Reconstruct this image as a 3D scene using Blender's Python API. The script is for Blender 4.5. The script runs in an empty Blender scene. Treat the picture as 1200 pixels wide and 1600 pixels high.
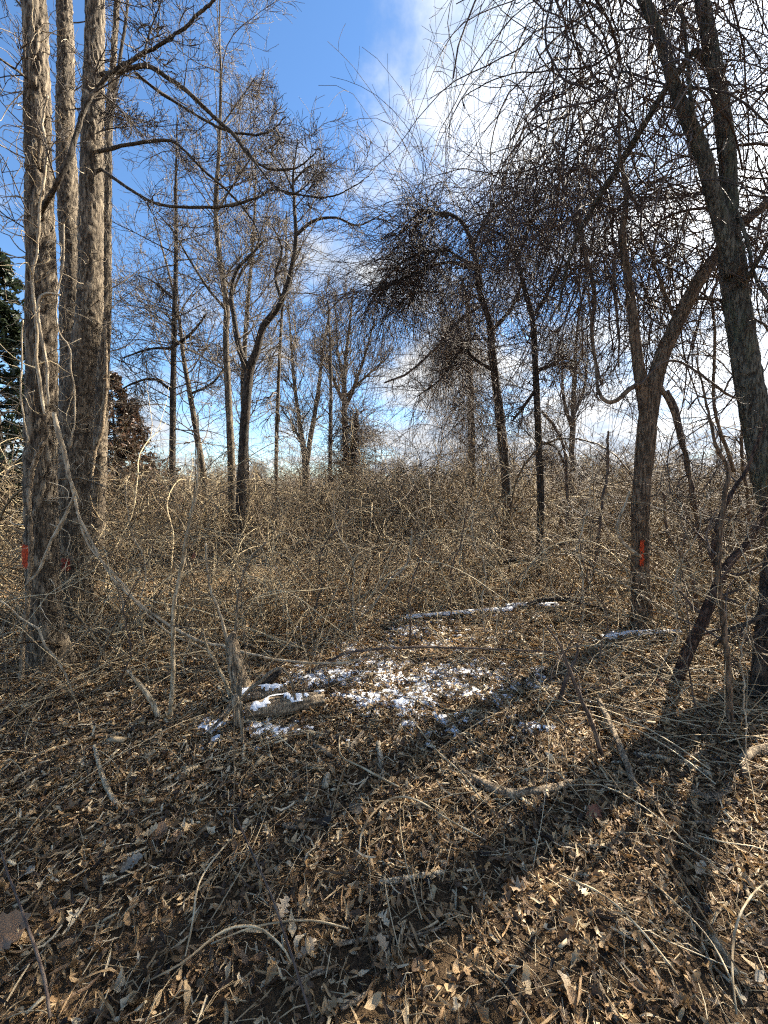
import bpy, math
import numpy as np

# ------------------------------------------------------------------ camera, world, sun, exposure
sc = bpy.context.scene
COL = sc.collection
F = 600.0                    # focal length in pixels of a 1200 x 1600 frame (ultra wide phone lens)
CZ = 1.5
PITCH = math.atan(35 / 600)
SUN_AZ = math.radians(54)    # to the right of the view axis (+Y)
SUN_EL = math.radians(37)

cam = bpy.data.cameras.new('camera')
cam.sensor_fit = 'VERTICAL'
cam.sensor_height = 36
cam.sensor_width = 27
cam.lens = 36 * F / 1600
cam.clip_start = 0.02
cam.clip_end = 3000
cam_o = bpy.data.objects.new('camera', cam)
cam_o.location = (0, 0, CZ)
cam_o.rotation_euler = (math.pi / 2 - PITCH, 0, 0)
COL.objects.link(cam_o)
sc.camera = cam_o

SUN_DIR = (math.sin(SUN_AZ) * math.cos(SUN_EL), math.cos(SUN_AZ) * math.cos(SUN_EL), math.sin(SUN_EL))
sun = bpy.data.lights.new('sun', 'SUN')
sun.energy = 5.0
sun.angle = math.radians(0.53)
sun.color = (1.0, 0.91, 0.76)
sun_o = bpy.data.objects.new('sun', sun)
sun_o.rotation_euler = (math.pi / 2 - SUN_EL, 0, math.pi - SUN_AZ)
COL.objects.link(sun_o)


class NT:
    """small helper for node trees"""
    def __init__(s, tree):
        s.t = tree; s.n = tree.nodes; s.l = tree.links
    def new(s, kind, **kw):
        n = s.n.new(kind)
        for k, v in kw.items():
            setattr(n, k, v)
        return n
    def put(s, sock, v):
        if hasattr(v, 'is_linked') or isinstance(v, bpy.types.NodeSocket):
            s.l.new(v, sock)
        else:
            sock.default_value = v
    def math(s, op, a, b=0.0, c=0.0, clamp=False):
        n = s.new('ShaderNodeMath', operation=op); n.use_clamp = clamp
        s.put(n.inputs[0], a); s.put(n.inputs[1], b); s.put(n.inputs[2], c)
        return n.outputs[0]
    def smooth(s, v, lo, hi, a=0.0, b=1.0):
        n = s.new('ShaderNodeMapRange', interpolation_type='SMOOTHSTEP')
        s.put(n.inputs[0], v)
        for i, x in zip((1, 2, 3, 4), (lo, hi, a, b)):
            n.inputs[i].default_value = x
        return n.outputs[0]
    def mix(s, f, a, b, blend='MIX'):
        n = s.new('ShaderNodeMix', data_type='RGBA', blend_type=blend)
        s.put(n.inputs[0], f); s.put(n.inputs[6], a); s.put(n.inputs[7], b)
        return n.outputs[2]
    def noise(s, vec, scale, detail=4, rough=0.55, dist=0.0):
        n = s.new('ShaderNodeTexNoise')
        if vec is not None:
            s.l.new(vec, n.inputs['Vector'])
        n.inputs['Scale'].default_value = scale; n.inputs['Detail'].default_value = detail
        n.inputs['Roughness'].default_value = rough; n.inputs['Distortion'].default_value = dist
        return n.outputs[0]
    def ramp(s, f, stops):
        n = s.new('ShaderNodeValToRGB'); e = n.color_ramp.elements
        while len(e) < len(stops):
            e.new(0.5)
        for el, (p, c) in zip(e, stops):
            el.position = p; el.color = (*c, 1)
        s.put(n.inputs[0], f)
        return n.outputs[0]


world = bpy.data.worlds.new('World'); sc.world = world; world.use_nodes = True
w = NT(world.node_tree); w.n.clear()
SKY_STRENGTH = 0.066
sky = w.new('ShaderNodeTexSky', sky_type='NISHITA')
sky.sun_disc = False; sky.sun_elevation = SUN_EL; sky.sun_rotation = SUN_AZ
sky.altitude = 100; sky.air_density = 1.0; sky.dust_density = 0.1; sky.ozone_density = 3.0
tc = w.new('ShaderNodeTexCoord')
sep = w.new('ShaderNodeSeparateXYZ'); w.l.new(tc.outputs['Generated'], sep.inputs[0])
dx, dy, dz = sep.outputs
den = w.math('ADD', w.math('MAXIMUM', dz, 0.0), 0.22)
cmb = w.new('ShaderNodeCombineXYZ')
w.put(cmb.inputs[0], w.math('DIVIDE', dx, den)); w.put(cmb.inputs[1], w.math('DIVIDE', dy, den)); cmb.inputs[2].default_value = 47.2
cv = cmb.outputs[0]
n1 = w.noise(cv, 1.9, 12, 0.58, 0.2)
bank = w.smooth(dx, -0.14, 0.20)                       # the cloud bank lies to the sun's side
low = w.smooth(dz, 0.03, 0.30, 0.135, 0.0)             # small puffs low over the horizon
cover = w.math('ADD', w.math('ADD', n1, w.math('MULTIPLY', bank, 0.18)), low)
cmask = w.smooth(cover, 0.53, 0.74)
sv = w.new('ShaderNodeVectorMath', operation='DOT_PRODUCT')
w.l.new(tc.outputs['Generated'], sv.inputs[0]); sv.inputs[1].default_value = SUN_DIR
sd = w.math('MAXIMUM', sv.outputs['Value'], 0.0)
glow = w.math('POWER', sd, 9.0)
n2 = w.noise(cv, 3.2, 9, 0.62, 0.3)
ccol = w.ramp(w.smooth(n2, 0.3, 0.7), [(0.0, (0.42, 0.50, 0.62)), (1.0, (0.95, 0.96, 0.97))])
cst = w.math('ADD', 0.29, w.math('MULTIPLY', glow, 0.75))
cm = w.new('ShaderNodeVectorMath', operation='SCALE'); w.l.new(ccol, cm.inputs[0]); w.put(cm.inputs['Scale'], cst)
sm = w.new('ShaderNodeVectorMath', operation='SCALE'); hs = w.new('ShaderNodeHueSaturation'); hs.inputs['Saturation'].default_value = 1.12; w.l.new(sky.outputs[0], hs.inputs['Color']); w.l.new(hs.outputs[0], sm.inputs[0]); sm.inputs['Scale'].default_value = SKY_STRENGTH
bg = w.new('ShaderNodeBackground'); w.l.new(w.mix(cmask, sm.outputs[0], cm.outputs[0]), bg.inputs[0])
wo = w.new('ShaderNodeOutputWorld'); w.l.new(bg.outputs[0], wo.inputs[0])

vs = sc.view_settings
vs.view_transform = 'Standard'; vs.look = 'None'; vs.gamma = 1.0; vs.use_curve_mapping = False
vs.exposure = 2.05
sc.cycles.use_light_tree = False
sc.cycles.use_adaptive_sampling = True; sc.cycles.adaptive_threshold = 0.035; sc.cycles.adaptive_min_samples = 40
sc.cycles.time_limit = 900
sc.cycles.max_bounces = 3; sc.cycles.diffuse_bounces = 2; sc.cycles.glossy_bounces = 2
sc.cycles.transmission_bounces = 2; sc.cycles.transparent_max_bounces = 4
sc.cycles.use_denoising = False
sc.cycles.sample_clamp_indirect = 4.0
sc.cycles.filter_width = 1.2

# ------------------------------------------------------------------ helpers
def rng_of(seed):
    return np.random.default_rng(seed)

SP, CP = math.sin(PITCH), math.cos(PITCH)

def at(u, v, Y):
    """the point seen at pixel (u, v) of the photograph at the distance Y ahead of the camera"""
    a = (u - 600) / F; b = (800 - v) / F
    t = Y / (CP + b * SP)
    return np.array((a * t, Y, CZ + (b * CP - SP) * t))

_hr = rng_of(11)
_hw = [(_hr.uniform(-1, 1, 2) * k, _hr.uniform(0, 6.28), a) for k, a in
       ((0.35, .07), (0.5, .05), (0.9, .03), (1.6, .018), (2.6, .012), (4.2, .008), (7.0, .006), (9.0, .004)) for _ in range(2)]

def hgt(x, y):
    x = np.asarray(x, float); y = np.asarray(y, float)
    z = np.zeros(np.broadcast(x, y).shape)
    for k, p, a in _hw:
        z = z + a * np.sin(k[0] * x + k[1] * y + p)
    z = z * np.clip(0.35 + 0.06 * np.hypot(x, y), 0.35, 1.5)
    z = z + 0.07 * np.exp(-(((x + 0.75) / .75) ** 2 + ((y - 2.75) / .55) ** 2))     # the hump under the broken stump
    z = z + 0.05 * np.exp(-(((x - 0.1) / .8) ** 2 + ((y - 3.1) / .5) ** 2))
    return z

def gat(u, v):
    """where the ray through pixel (u, v) meets the ground"""
    b = (800 - v) / F
    s = (b * CP - SP) / (CP + b * SP)
    Y = CZ / -s
    for _ in range(25):
        p = at(u, v, Y)
        Y = 0.5 * Y + 0.5 * (CZ - float(hgt(p[0], p[1]))) / -s
    p = at(u, v, Y); p[2] = float(hgt(p[0], p[1]))
    return p

def norm(a):
    return a / np.maximum(np.linalg.norm(a, axis=-1, keepdims=True), 1e-9)

def catmull(P, n):
    """resample control rows (position and anything else) to n rows along a smooth curve"""
    P = np.asarray(P, float)
    if len(P) == 2:
        t = np.linspace(0, 1, n)[:, None]
        return P[0] * (1 - t) + P[1] * t
    d = np.r_[0, np.cumsum(np.maximum(np.linalg.norm(np.diff(P[:, :3], axis=0), axis=1), 1e-5))]
    ext = np.vstack([2 * P[0] - P[1], P, 2 * P[-1] - P[-2]])
    s = np.linspace(0, d[-1], n)
    i = np.clip(np.searchsorted(d, s, side='right') - 1, 0, len(P) - 2)
    t = ((s - d[i]) / (d[i + 1] - d[i]))[:, None]
    p0, p1, p2, p3 = ext[i], ext[i + 1], ext[i + 2], ext[i + 3]
    return 0.5 * (2 * p1 + (p2 - p0) * t + (2 * p0 - 5 * p1 + 4 * p2 - p3) * t ** 2 + (3 * p1 - p0 - 3 * p2 + p3) * t ** 3)

class Geo:
    """collects triangles and quads with one tone value for each vertex"""
    def __init__(s):
        s.v = []; s.q = []; s.t = []; s.a = []; s.n = 0
    def add(s, V, quads=None, tris=None, tone=0.5):
        V = np.asarray(V, float).reshape(-1, 3)
        if quads is not None and len(quads): s.q.append(np.asarray(quads).reshape(-1, 4) + s.n)
        if tris is not None and len(tris): s.t.append(np.asarray(tris).reshape(-1, 3) + s.n)
        s.v.append(V); s.a.append(np.broadcast_to(np.asarray(tone, float), (len(V),)).copy()); s.n += len(V)
    def tubes(s, P, R, sides=3, tone=0.5, cap=False):
        """many tubes at once: P (K, n, 3), R (K, n)"""
        K, n, _ = P.shape
        if K == 0: return
        T = np.gradient(P, axis=1); T = norm(T)
        ax = np.argmin(np.abs(T).mean(1), axis=1)
        ref = np.eye(3)[ax][:, None, :]
        A = norm(np.cross(T, ref)); B = np.cross(T, A)
        th = np.arange(sides) * 2 * math.pi / sides
        V = P[:, :, None, :] + R[:, :, None, None] * (np.cos(th)[None, None, :, None] * A[:, :, None, :] + np.sin(th)[None, None, :, None] * B[:, :, None, :])
        i = np.arange(n - 1)[:, None] * sides; j = np.arange(sides)[None, :]; j2 = (j + 1) % sides
        q = np.stack([i + j, i + j2, i + sides + j2, i + sides + j], -1).reshape(-1, 4)
        Q = (q[None] + (np.arange(K) * n * sides)[:, None, None]).reshape(-1, 4)
        tn = np.broadcast_to(np.asarray(tone, float).reshape(-1, 1), (K, n * sides)).reshape(-1)
        s.add(V.reshape(-1, 3), Q, None, tn)
        if cap:
            base = s.n - K * n * sides
            for k in range(K):
                o = base + k * n * sides
                for ring, rev in ((0, 1), (n - 1, 0)):
                    idx = o + ring * sides + np.arange(sides)
                    if rev: idx = idx[::-1]
                    s.t.append(np.array([[idx[0], idx[m], idx[m + 1]] for m in range(1, sides - 1)]))
    def build(s, name, mat, parent=None, smooth=True, origin=None, link=True):
        V = np.vstack(s.v)
        if origin is not None: V = V - np.asarray(origin)
        Q = np.vstack(s.q) if s.q else np.zeros((0, 4), int)
        T = np.vstack(s.t) if s.t else np.zeros((0, 3), int)
        me = bpy.data.meshes.new(name)
        me.vertices.add(len(V)); me.vertices.foreach_set('co', V.astype(np.float32).ravel())
        li = np.concatenate([Q.ravel(), T.ravel()]).astype(np.int32)
        me.loops.add(len(li)); me.loops.foreach_set('vertex_index', li)
        np_ = len(Q) + len(T)
        me.polygons.add(np_)
        st = np.concatenate([np.arange(len(Q)) * 4, len(Q) * 4 + np.arange(len(T)) * 3]).astype(np.int32)
        me.polygons.foreach_set('loop_start', st)
        if smooth: me.polygons.foreach_set('use_smooth', np.ones(np_, bool))
        at_ = me.attributes.new('tone', 'FLOAT', 'POINT'); at_.data.foreach_set('value', np.concatenate(s.a).astype(np.float32))
        me.update(calc_edges=True)
        me.materials.append(mat)
        o = bpy.data.objects.new(name, me)
        if link: COL.objects.link(o)
        if parent is not None: o.parent = parent
        elif origin is not None: o.location = tuple(origin)
        return o

def tag(o, label=None, cat=None, group=None, kind=None):
    for k, x in (('label', label), ('category', cat), ('group', group), ('kind', kind)):
        if x: o[k] = x
    return o

def thing(name, label, cat, loc, group=None):
    o = bpy.data.objects.new(name, None); o.empty_display_size = 0.2
    o.location = tuple(loc); COL.objects.link(o)
    return tag(o, label, cat, group)

def instanced(name, templates, mat, pos, rot, scl, idx, tone, smooth=True):
    """one object that repeats a few template meshes at many points (for what nobody could count)"""
    n = len(pos)
    me = bpy.data.meshes.new(name); me.vertices.add(n); me.vertices.foreach_set('co', np.asarray(pos, np.float32).ravel())
    for nm, ty, key, val in (('rot', 'FLOAT_VECTOR', 'vector', np.asarray(rot, np.float32).ravel()), ('scl', 'FLOAT', 'value', np.asarray(scl, np.float32)),
                             ('pick', 'INT', 'value', np.asarray(idx, np.int32)), ('shade', 'FLOAT', 'value', np.asarray(tone, np.float32))):
        a = me.attributes.new(nm, ty, 'POINT'); a.data.foreach_set(key, val)
    me.materials.append(mat)
    o = bpy.data.objects.new(name, me); COL.objects.link(o)
    ng = bpy.data.node_groups.new(name, 'GeometryNodeTree')
    ng.interface.new_socket('Geometry', in_out='INPUT', socket_type='NodeSocketGeometry')
    ng.interface.new_socket('Geometry', in_out='OUTPUT', socket_type='NodeSocketGeometry')
    gi = ng.nodes.new('NodeGroupInput'); go = ng.nodes.new('NodeGroupOutput'); jn = ng.nodes.new('GeometryNodeJoinGeometry')
    def attr(nm, ty):
        na = ng.nodes.new('GeometryNodeInputNamedAttribute'); na.data_type = ty; na.inputs['Name'].default_value = nm
        return na.outputs[0]
    rot_a, scl_a, pick_a = attr('rot', 'FLOAT_VECTOR'), attr('scl', 'FLOAT'), attr('pick', 'INT')
    for k, g in enumerate(templates):
        ob = g.build(name + '_shape', mat, smooth=smooth, link=False)
        oi = ng.nodes.new('GeometryNodeObjectInfo'); oi.inputs['Object'].default_value = ob
        cp = ng.nodes.new('FunctionNodeCompare'); cp.data_type = 'INT'; cp.operation = 'EQUAL'
        ins = [i for i in cp.inputs if i.type == 'INT']
        ng.links.new(pick_a, ins[0]); ins[1].default_value = k
        ip = ng.nodes.new('GeometryNodeInstanceOnPoints')
        for src, sk in ((gi.outputs[0], 'Points'), (cp.outputs[0], 'Selection'), (oi.outputs['Geometry'], 'Instance'), (rot_a, 'Rotation'), (scl_a, 'Scale')):
            ng.links.new(src, ip.inputs[sk])
        ng.links.new(ip.outputs[0], jn.inputs[0])
    ng.links.new(jn.outputs[0], go.inputs[0])
    o.modifiers.new('repeat', 'NODES').node_group = ng
    return o

# periodic value noise for bark
def vnoise(u, v, nu, seed):
    tab = rng_of(seed).random((512, nu))
    iu = np.floor(u).astype(int); iv = np.floor(v).astype(int)
    fu = u - iu; fv = v - iv
    fu = fu * fu * (3 - 2 * fu); fv = fv * fv * (3 - 2 * fv)
    g = lambda a, b: tab[b % 512, a % nu]
    return (g(iu, iv) * (1 - fu) + g(iu + 1, iv) * fu) * (1 - fv) + (g(iu, iv + 1) * (1 - fu) + g(iu + 1, iv + 1) * fu) * fv

def frames(P):
    T = norm(np.gradient(P, axis=0))
    A = np.zeros_like(P)
    a = np.cross(T[0], (0, 1, 0)); a = a / np.linalg.norm(a)
    for i in range(len(P)):
        a = a - T[i] * a.dot(T[i]); a = a / max(np.linalg.norm(a), 1e-9); A[i] = a
    return T, A, np.cross(T, A)

def bark_tube(geo, P, R, sides, depth, cell=0.03, stretch=4.0, seed=1, flare=0.0, lump=0.06, cap=True):
    """one trunk or limb with a furrowed, uneven surface that is real relief"""
    n = len(P); T, A, B = frames(P)
    s = np.r_[0, np.cumsum(np.linalg.norm(np.diff(P, axis=0), axis=1))][:, None]
    th = (np.arange(sides) * 2 * math.pi / sides)[None, :]
    rm = float(np.median(R))
    nu = max(5, int(round(2 * math.pi * rm / cell)))
    U = th / (2 * math.pi) * nu + 0 * s; S = s / (cell * stretch) + 0 * th
    wv = vnoise(U * 0 + th / (2 * math.pi) * 5, S * 0.8, 5, seed + 1) - .5
    a1 = vnoise(U + 1.6 * wv, S, nu, seed + 2)
    a2 = vnoise(U * 2 + 1.6 * wv, S * 2.3, nu * 2, seed + 3)
    rid = 1 - np.abs(2 * a1 - 1)
    rel = depth * (0.9 * (1 - rid ** 2.2) + 0.5 * (a2 - .5) - 0.85)
    big = lump * R[:, None] * (vnoise(th / (2 * math.pi) * 4 + 0 * s, s / 0.35 + 0 * th, 4, seed + 4) - .5) * 2
    rr = R[:, None] + rel + big
    if flare:
        lob = 0.6 + 0.4 * np.cos(5 * th + seed) + 0.25 * np.cos(3 * th + 2 * seed)
        rr = rr + R[:, None] * flare * lob * np.exp(-np.maximum(s - 0.1, 0) / 0.22)
    V = P[:, None, :] + rr[:, :, None] * (np.cos(th)[:, :, None] * A[:, None, :] + np.sin(th)[:, :, None] * B[:, None, :])
    i = np.arange(n - 1)[:, None] * sides; j = np.arange(sides)[None, :]; j2 = (j + 1) % sides
    q = np.stack([i + j, i + j2, i + sides + j2, i + sides + j], -1).reshape(-1, 4)
    tone = np.clip(0.95 + (rel / max(depth, 1e-6)), 0, 1).reshape(-1)
    b0 = geo.n
    geo.add(V.reshape(-1, 3), q, None, tone)
    if cap:
        c = geo.n
        geo.add(np.array([P[0], P[-1]]), None, None, 0.9)
        k = np.arange(sides); k2 = (k + 1) % sides
        geo.t.append(np.stack([b0 + k2, b0 + k, np.full(sides, c)], -1))
        o = b0 + (n - 1) * sides
        geo.t.append(np.stack([o + k, o + k2, np.full(sides, c + 1)], -1))
    return rr

def spawn(P, R, m, t=(0.2, 1.0), ln=(0.3, 0.6), ang=(30, 65), n=6, rs=0.6, up=0.1, wig=0.25, rmin=0.0015, rg=None, ab=False, taper=0.5, rmax=9, least=0.0):
    """grow m side shoots from every parent strand; lengths are shares of the parent's (or metres with ab)"""
    K, n0, _ = P.shape
    tt = rg.uniform(t[0], t[1], (K, m)) * (n0 - 1) * 0.999
    i = tt.astype(int); f = (tt - i)[..., None]; k = np.arange(K)[:, None]
    pos = (P[k, i] * (1 - f) + P[k, i + 1] * f).reshape(-1, 3)
    tan = norm(P[k, i + 1] - P[k, i]).reshape(-1, 3)
    r0 = np.clip((R[k, i] * (1 - f[..., 0]) + R[k, i + 1] * f[..., 0]).reshape(-1) * rs, rmin * 1.2, rmax)
    plen = np.linalg.norm(np.diff(P, axis=1), axis=2).sum(1)
    L = rg.uniform(ln[0], ln[1], K * m)
    if not ab:
        L = L * np.repeat(plen, m) * (1 - taper * (tt / (n0 - 1)).reshape(-1))
        L = np.maximum(L, least * rg.uniform(.6, 1.4, K * m))
    a = np.radians(rg.uniform(ang[0], ang[1], K * m))[:, None]
    rv = norm(rg.normal(size=(K * m, 3))); pr = norm(np.cross(tan, rv))
    d = np.cos(a) * tan + np.sin(a) * pr
    out = np.zeros((K * m, n, 3)); out[:, 0] = pos
    kick = np.zeros_like(d)
    st = (L / (n - 1))[:, None]
    for q in range(1, n):
        kick = 0.5 * kick + rg.normal(size=d.shape) * wig
        d = norm(d + kick + np.array((0, 0, up)))
        out[:, q] = out[:, q - 1] + d * st
    s = np.linspace(0, 1, n)[None, :]
    rad = (r0[:, None] - rmin) * (1 - s) ** 1.3 + rmin
    return out, np.maximum(rad, rmin * 0.8)

# ------------------------------------------------------------------ materials
def material(name):
    m = bpy.data.materials.new(name); m.use_nodes = True
    t = NT(m.node_tree); t.n.clear()
    out = t.new('ShaderNodeOutputMaterial')
    b = t.new('ShaderNodeBsdfPrincipled'); b.inputs['Roughness'].default_value = 0.85
    b.inputs['Specular IOR Level'].default_value = 0.25
    t.l.new(b.outputs[0], out.inputs[0])
    return m, t, b, out

def coords(t, scale=(1, 1, 1)):
    c = t.new('ShaderNodeTexCoord'); mp = t.new('ShaderNodeMapping'); mp.inputs['Scale'].default_value = scale
    t.l.new(c.outputs['Object'], mp.inputs[0])
    return mp.outputs[0]

def bump(t, b, h, strength=0.6, dist=0.01):
    n = t.new('ShaderNodeBump'); n.inputs['Strength'].default_value = strength; n.inputs['Distance'].default_value = dist
    t.put(n.inputs['Height'], h); t.l.new(n.outputs[0], b.inputs['Normal'])

def bark_material(name, furrow, mid, ridge, fine=60, moss=None, cracks=.85):
    m, t, b, o = material(name)
    a = t.new('ShaderNodeAttribute'); a.attribute_name = 'tone'
    n = t.noise(coords(t, (1, 1, .22)), fine, 5, .65, .4)
    n3 = t.noise(coords(t, (1, 1, .5)), 4, 3, .6)
    f = t.math('ADD', t.math('MULTIPLY', a.outputs['Fac'], 0.62), t.math('MULTIPLY', t.smooth(n, .3, .7), 0.38))
    c = t.ramp(f, [(0.12, furrow), (0.5, mid), (0.88, ridge)])
    c = t.mix(t.smooth(n3, .42, .62, 0, .45), c, (*[x * 0.62 for x in mid], 1))
    ck = t.math('ABSOLUTE', t.math('SUBTRACT', t.noise(coords(t, (1, 1, .14)), fine * .62, 3, .55, .6), 0.5))
    crack = t.smooth(ck, .0, .05)
    c = t.mix(t.math('MULTIPLY', t.math('SUBTRACT', 1.0, crack), cracks), c, (*furrow, 1))
    if moss:
        n4 = t.noise(coords(t, (1, 1, .35)), 7, 5, .7)
        c = t.mix(t.smooth(n4, .5, .68, 0, .65), c, (*moss, 1))
    t.l.new(c, b.inputs['Base Color'])
    bump(t, b, t.math('ADD', n, t.math('MULTIPLY', crack, 1.2)), .9, .009)
    return m

def stem_material(name, stops, fine=30, blotch=.2):
    """twigs, canes and vines: each one takes its own colour from its tone, with blotches along it"""
    m, t, b, o = material(name)
    a = t.new('ShaderNodeAttribute'); a.attribute_name = 'tone'
    n = t.noise(coords(t), fine, 3, .6)
    ai = t.new('ShaderNodeAttribute', attribute_type='INSTANCER'); ai.attribute_name = 'shade'
    f = t.math('ADD', a.outputs['Fac'], t.math('MULTIPLY', t.math('SUBTRACT', n, 0.5), blotch))
    f = t.math('ADD', f, ai.outputs['Fac'], clamp=True)
    t.l.new(t.ramp(f, stops), b.inputs['Base Color'])
    b.inputs['Roughness'].default_value = 0.7
    return m

M = {}
M['bark_grey'] = bark_material('furrowed_grey_bark', (.030, .022, .015), (.125, .096, .066), (.29, .235, .165), 55)
M['bark_limb_shaded'] = bark_material('shaded_grey_limb_bark', (.025, .02, .015), (.075, .06, .045), (.16, .13, .095), 60)  # the grey bark again, darkened to paint in the limbs' shaded side
M['bark_green'] = bark_material('dark_mossy_bark', (.028, .024, .018), (.085, .075, .055), (.16, .145, .11), 50, (.075, .09, .055))
M['bark_brown'] = bark_material('brown_smooth_bark', (.05, .033, .02), (.15, .10, .062), (.24, .17, .11), 45)
M['bark_dark'] = bark_material('dark_bark', (.018, .014, .011), (.055, .043, .033), (.12, .095, .072), 60)
M['bark_far'] = bark_material('greyish_brown_bark', (.03, .024, .018), (.10, .08, .06), (.20, .165, .125), 40)
M['wood_old'] = bark_material('weathered_dead_wood', (.04, .03, .02), (.25, .185, .12), (.48, .375, .25), 90, cracks=.35)
M['wood_pale'] = bark_material('bleached_wood', (.16, .11, .06), (.44, .34, .21), (.66, .55, .39), 80, cracks=.2)
M['wood_red'] = bark_material('reddish_brown_bark', (.02, .012, .009), (.07, .04, .028), (.15, .095, .065), 60)
M['twig_dark'] = stem_material('dark_twigs', [(0, (.030, .022, .017)), (.6, (.072, .055, .042)), (1, (.15, .12, .09))])
M['twig_grey'] = stem_material('grey_brown_twigs', [(0, (.06, .046, .034)), (.5, (.14, .11, .08)), (1, (.30, .25, .18))])
M['vine_pale'] = stem_material('pale_vines', [(0, (.13, .095, .06)), (.5, (.30, .235, .155)), (1, (.50, .42, .30))], 50)
M['vine_dark'] = stem_material('dark_brown_vines', [(0, (.030, .020, .016)), (.55, (.08, .055, .042)), (1, (.17, .125, .09))])
M['cane'] = stem_material('thicket_canes', [(0, (.040, .028, .019)), (.42, (.14, .10, .06)), (.75, (.30, .225, .13)), (1, (.52, .42, .26))])
M['straw'] = stem_material('dry_stalks', [(0, (.12, .08, .045)), (.5, (.30, .22, .125)), (1, (.56, .46, .30))])

def leaf_material(name, stops, rough=.5):
    m, t, b, o = material(name)
    a = t.new('ShaderNodeAttribute'); a.attribute_name = 'tone'
    n = t.noise(coords(t), 70, 4, .6)
    ai = t.new('ShaderNodeAttribute', attribute_type='INSTANCER'); ai.attribute_name = 'shade'
    f = t.math('ADD', t.math('ADD', a.outputs['Fac'], ai.outputs['Fac']), t.math('MULTIPLY', t.math('SUBTRACT', n, 0.5), 0.35), clamp=True)
    c = t.ramp(f, stops)
    t.l.new(c, b.inputs['Base Color']); b.inputs['Roughness'].default_value = rough
    b.inputs['Specular IOR Level'].default_value = 0.5
    tr = t.new('ShaderNodeBsdfTranslucent'); t.l.new(c, tr.inputs[0])
    mx = t.new('ShaderNodeMixShader'); mx.inputs[0].default_value = 0.22
    t.l.new(b.outputs[0], mx.inputs[1]); t.l.new(tr.outputs[0], mx.inputs[2]); t.l.new(mx.outputs[0], o.inputs[0])
    bump(t, b, t.noise(coords(t), 160, 3, .6), .4, .004)
    return m

M['litter'] = leaf_material('dead_leaf_litter', [(0, (.022, .013, .007)), (.3, (.11, .062, .028)), (.56, (.30, .178, .078)), (.78, (.48, .33, .168)), (1, (.68, .55, .36))])
M['leaf_orange'] = leaf_material('orange_brown_leaf', [(0, (.12, .062, .03)), (1, (.30, .18, .095))])
M['leaf_red'] = leaf_material('rust_red_leaf', [(0, (.09, .028, .014)), (1, (.21, .075, .036))])
M['leaf_tan'] = leaf_material('tan_leaf', [(0, (.30, .20, .11)), (1, (.52, .40, .26))])
M['leaf_grey'] = leaf_material('silvery_grey_leaf', [(0, (.10, .08, .055)), (1, (.38, .32, .235))])
M['needle'] = leaf_material('dark_evergreen_foliage', [(0, (.010, .016, .008)), (.6, (.030, .045, .020)), (1, (.065, .085, .040))])
M['needle_brown'] = leaf_material('rusty_evergreen_foliage', [(0, (.018, .016, .010)), (.5, (.075, .050, .030)), (1, (.17, .085, .050))])

m, t, b, o = material('soil')
n = t.noise(coords(t), 9, 8, .65); n5 = t.noise(coords(t), 90, 5, .7)
c = t.ramp(n, [(.3, (.032, .019, .010)), (.5, (.095, .058, .028)), (.7, (.17, .11, .055))])
c = t.mix(t.smooth(n5, .45, .7, 0, .8), c, (.20, .13, .068, 1))
t.l.new(c, b.inputs['Base Color']); bump(t, b, n5, 1.0, .03); M['soil'] = m
m, t, b, o = material('snow')
n = t.noise(coords(t), 60, 4, .6)
t.l.new(t.ramp(n, [(.3, (.76, .77, .79)), (.7, (.87, .87, .87))]), b.inputs['Base Color'])
b.inputs['Roughness'].default_value = .6; b.inputs['Subsurface Weight'].default_value = 0.0
bump(t, b, n, .5, .01); M['snow'] = m
m, t, b, o = material('orange_marking_paint')
n = t.noise(coords(t, (1, 1, .35)), 60, 4, .7)
t.l.new(t.ramp(n, [(.35, (.20, .03, .012)), (.6, (.62, .075, .02))]), b.inputs['Base Color']); M['paint'] = m
m, t, b, o = material('faded_red_paint')
n = t.noise(coords(t, (1, 1, .35)), 60, 4, .7)
t.l.new(t.ramp(n, [(.4, (.09, .03, .02)), (.65, (.40, .05, .025))]), b.inputs['Base Color']); M['paint_dull'] = m

# ------------------------------------------------------------------ ground
def build_ground():
    g = Geo()
    e = np.concatenate([np.linspace(0, 7, 110), 7 + 0.12 * (1.13 ** np.arange(1, 60) - 1) / .13])
    e = np.unique(np.r_[e, 60, 120, 300, 900]); e = e[(e <= 60) | (e > 100)]
    xs = np.r_[-e[:0:-1], e]; ys = np.r_[-900, -120, -20, -6, np.linspace(-3, 9, 190), e[e > 9.02]]
    X, Y = np.meshgrid(xs, ys, indexing='ij')
    fade = np.clip(1 - (np.hypot(X, Y) - 80) / 100, 0, 1)
    Z = hgt(X, Y) * fade
    nx, ny = X.shape
    i = np.arange(nx - 1)[:, None] * ny; j = np.arange(ny - 1)[None, :]
    q = np.stack([i + j, i + ny + j, i + ny + j + 1, i + j + 1], -1).reshape(-1, 4)
    g.add(np.stack([X, Y, Z], -1).reshape(-1, 3), q)
    return tag(g.build('ground', M['soil']), 'brown woodland soil under the leaf litter', kind='structure')
build_ground()

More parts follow.
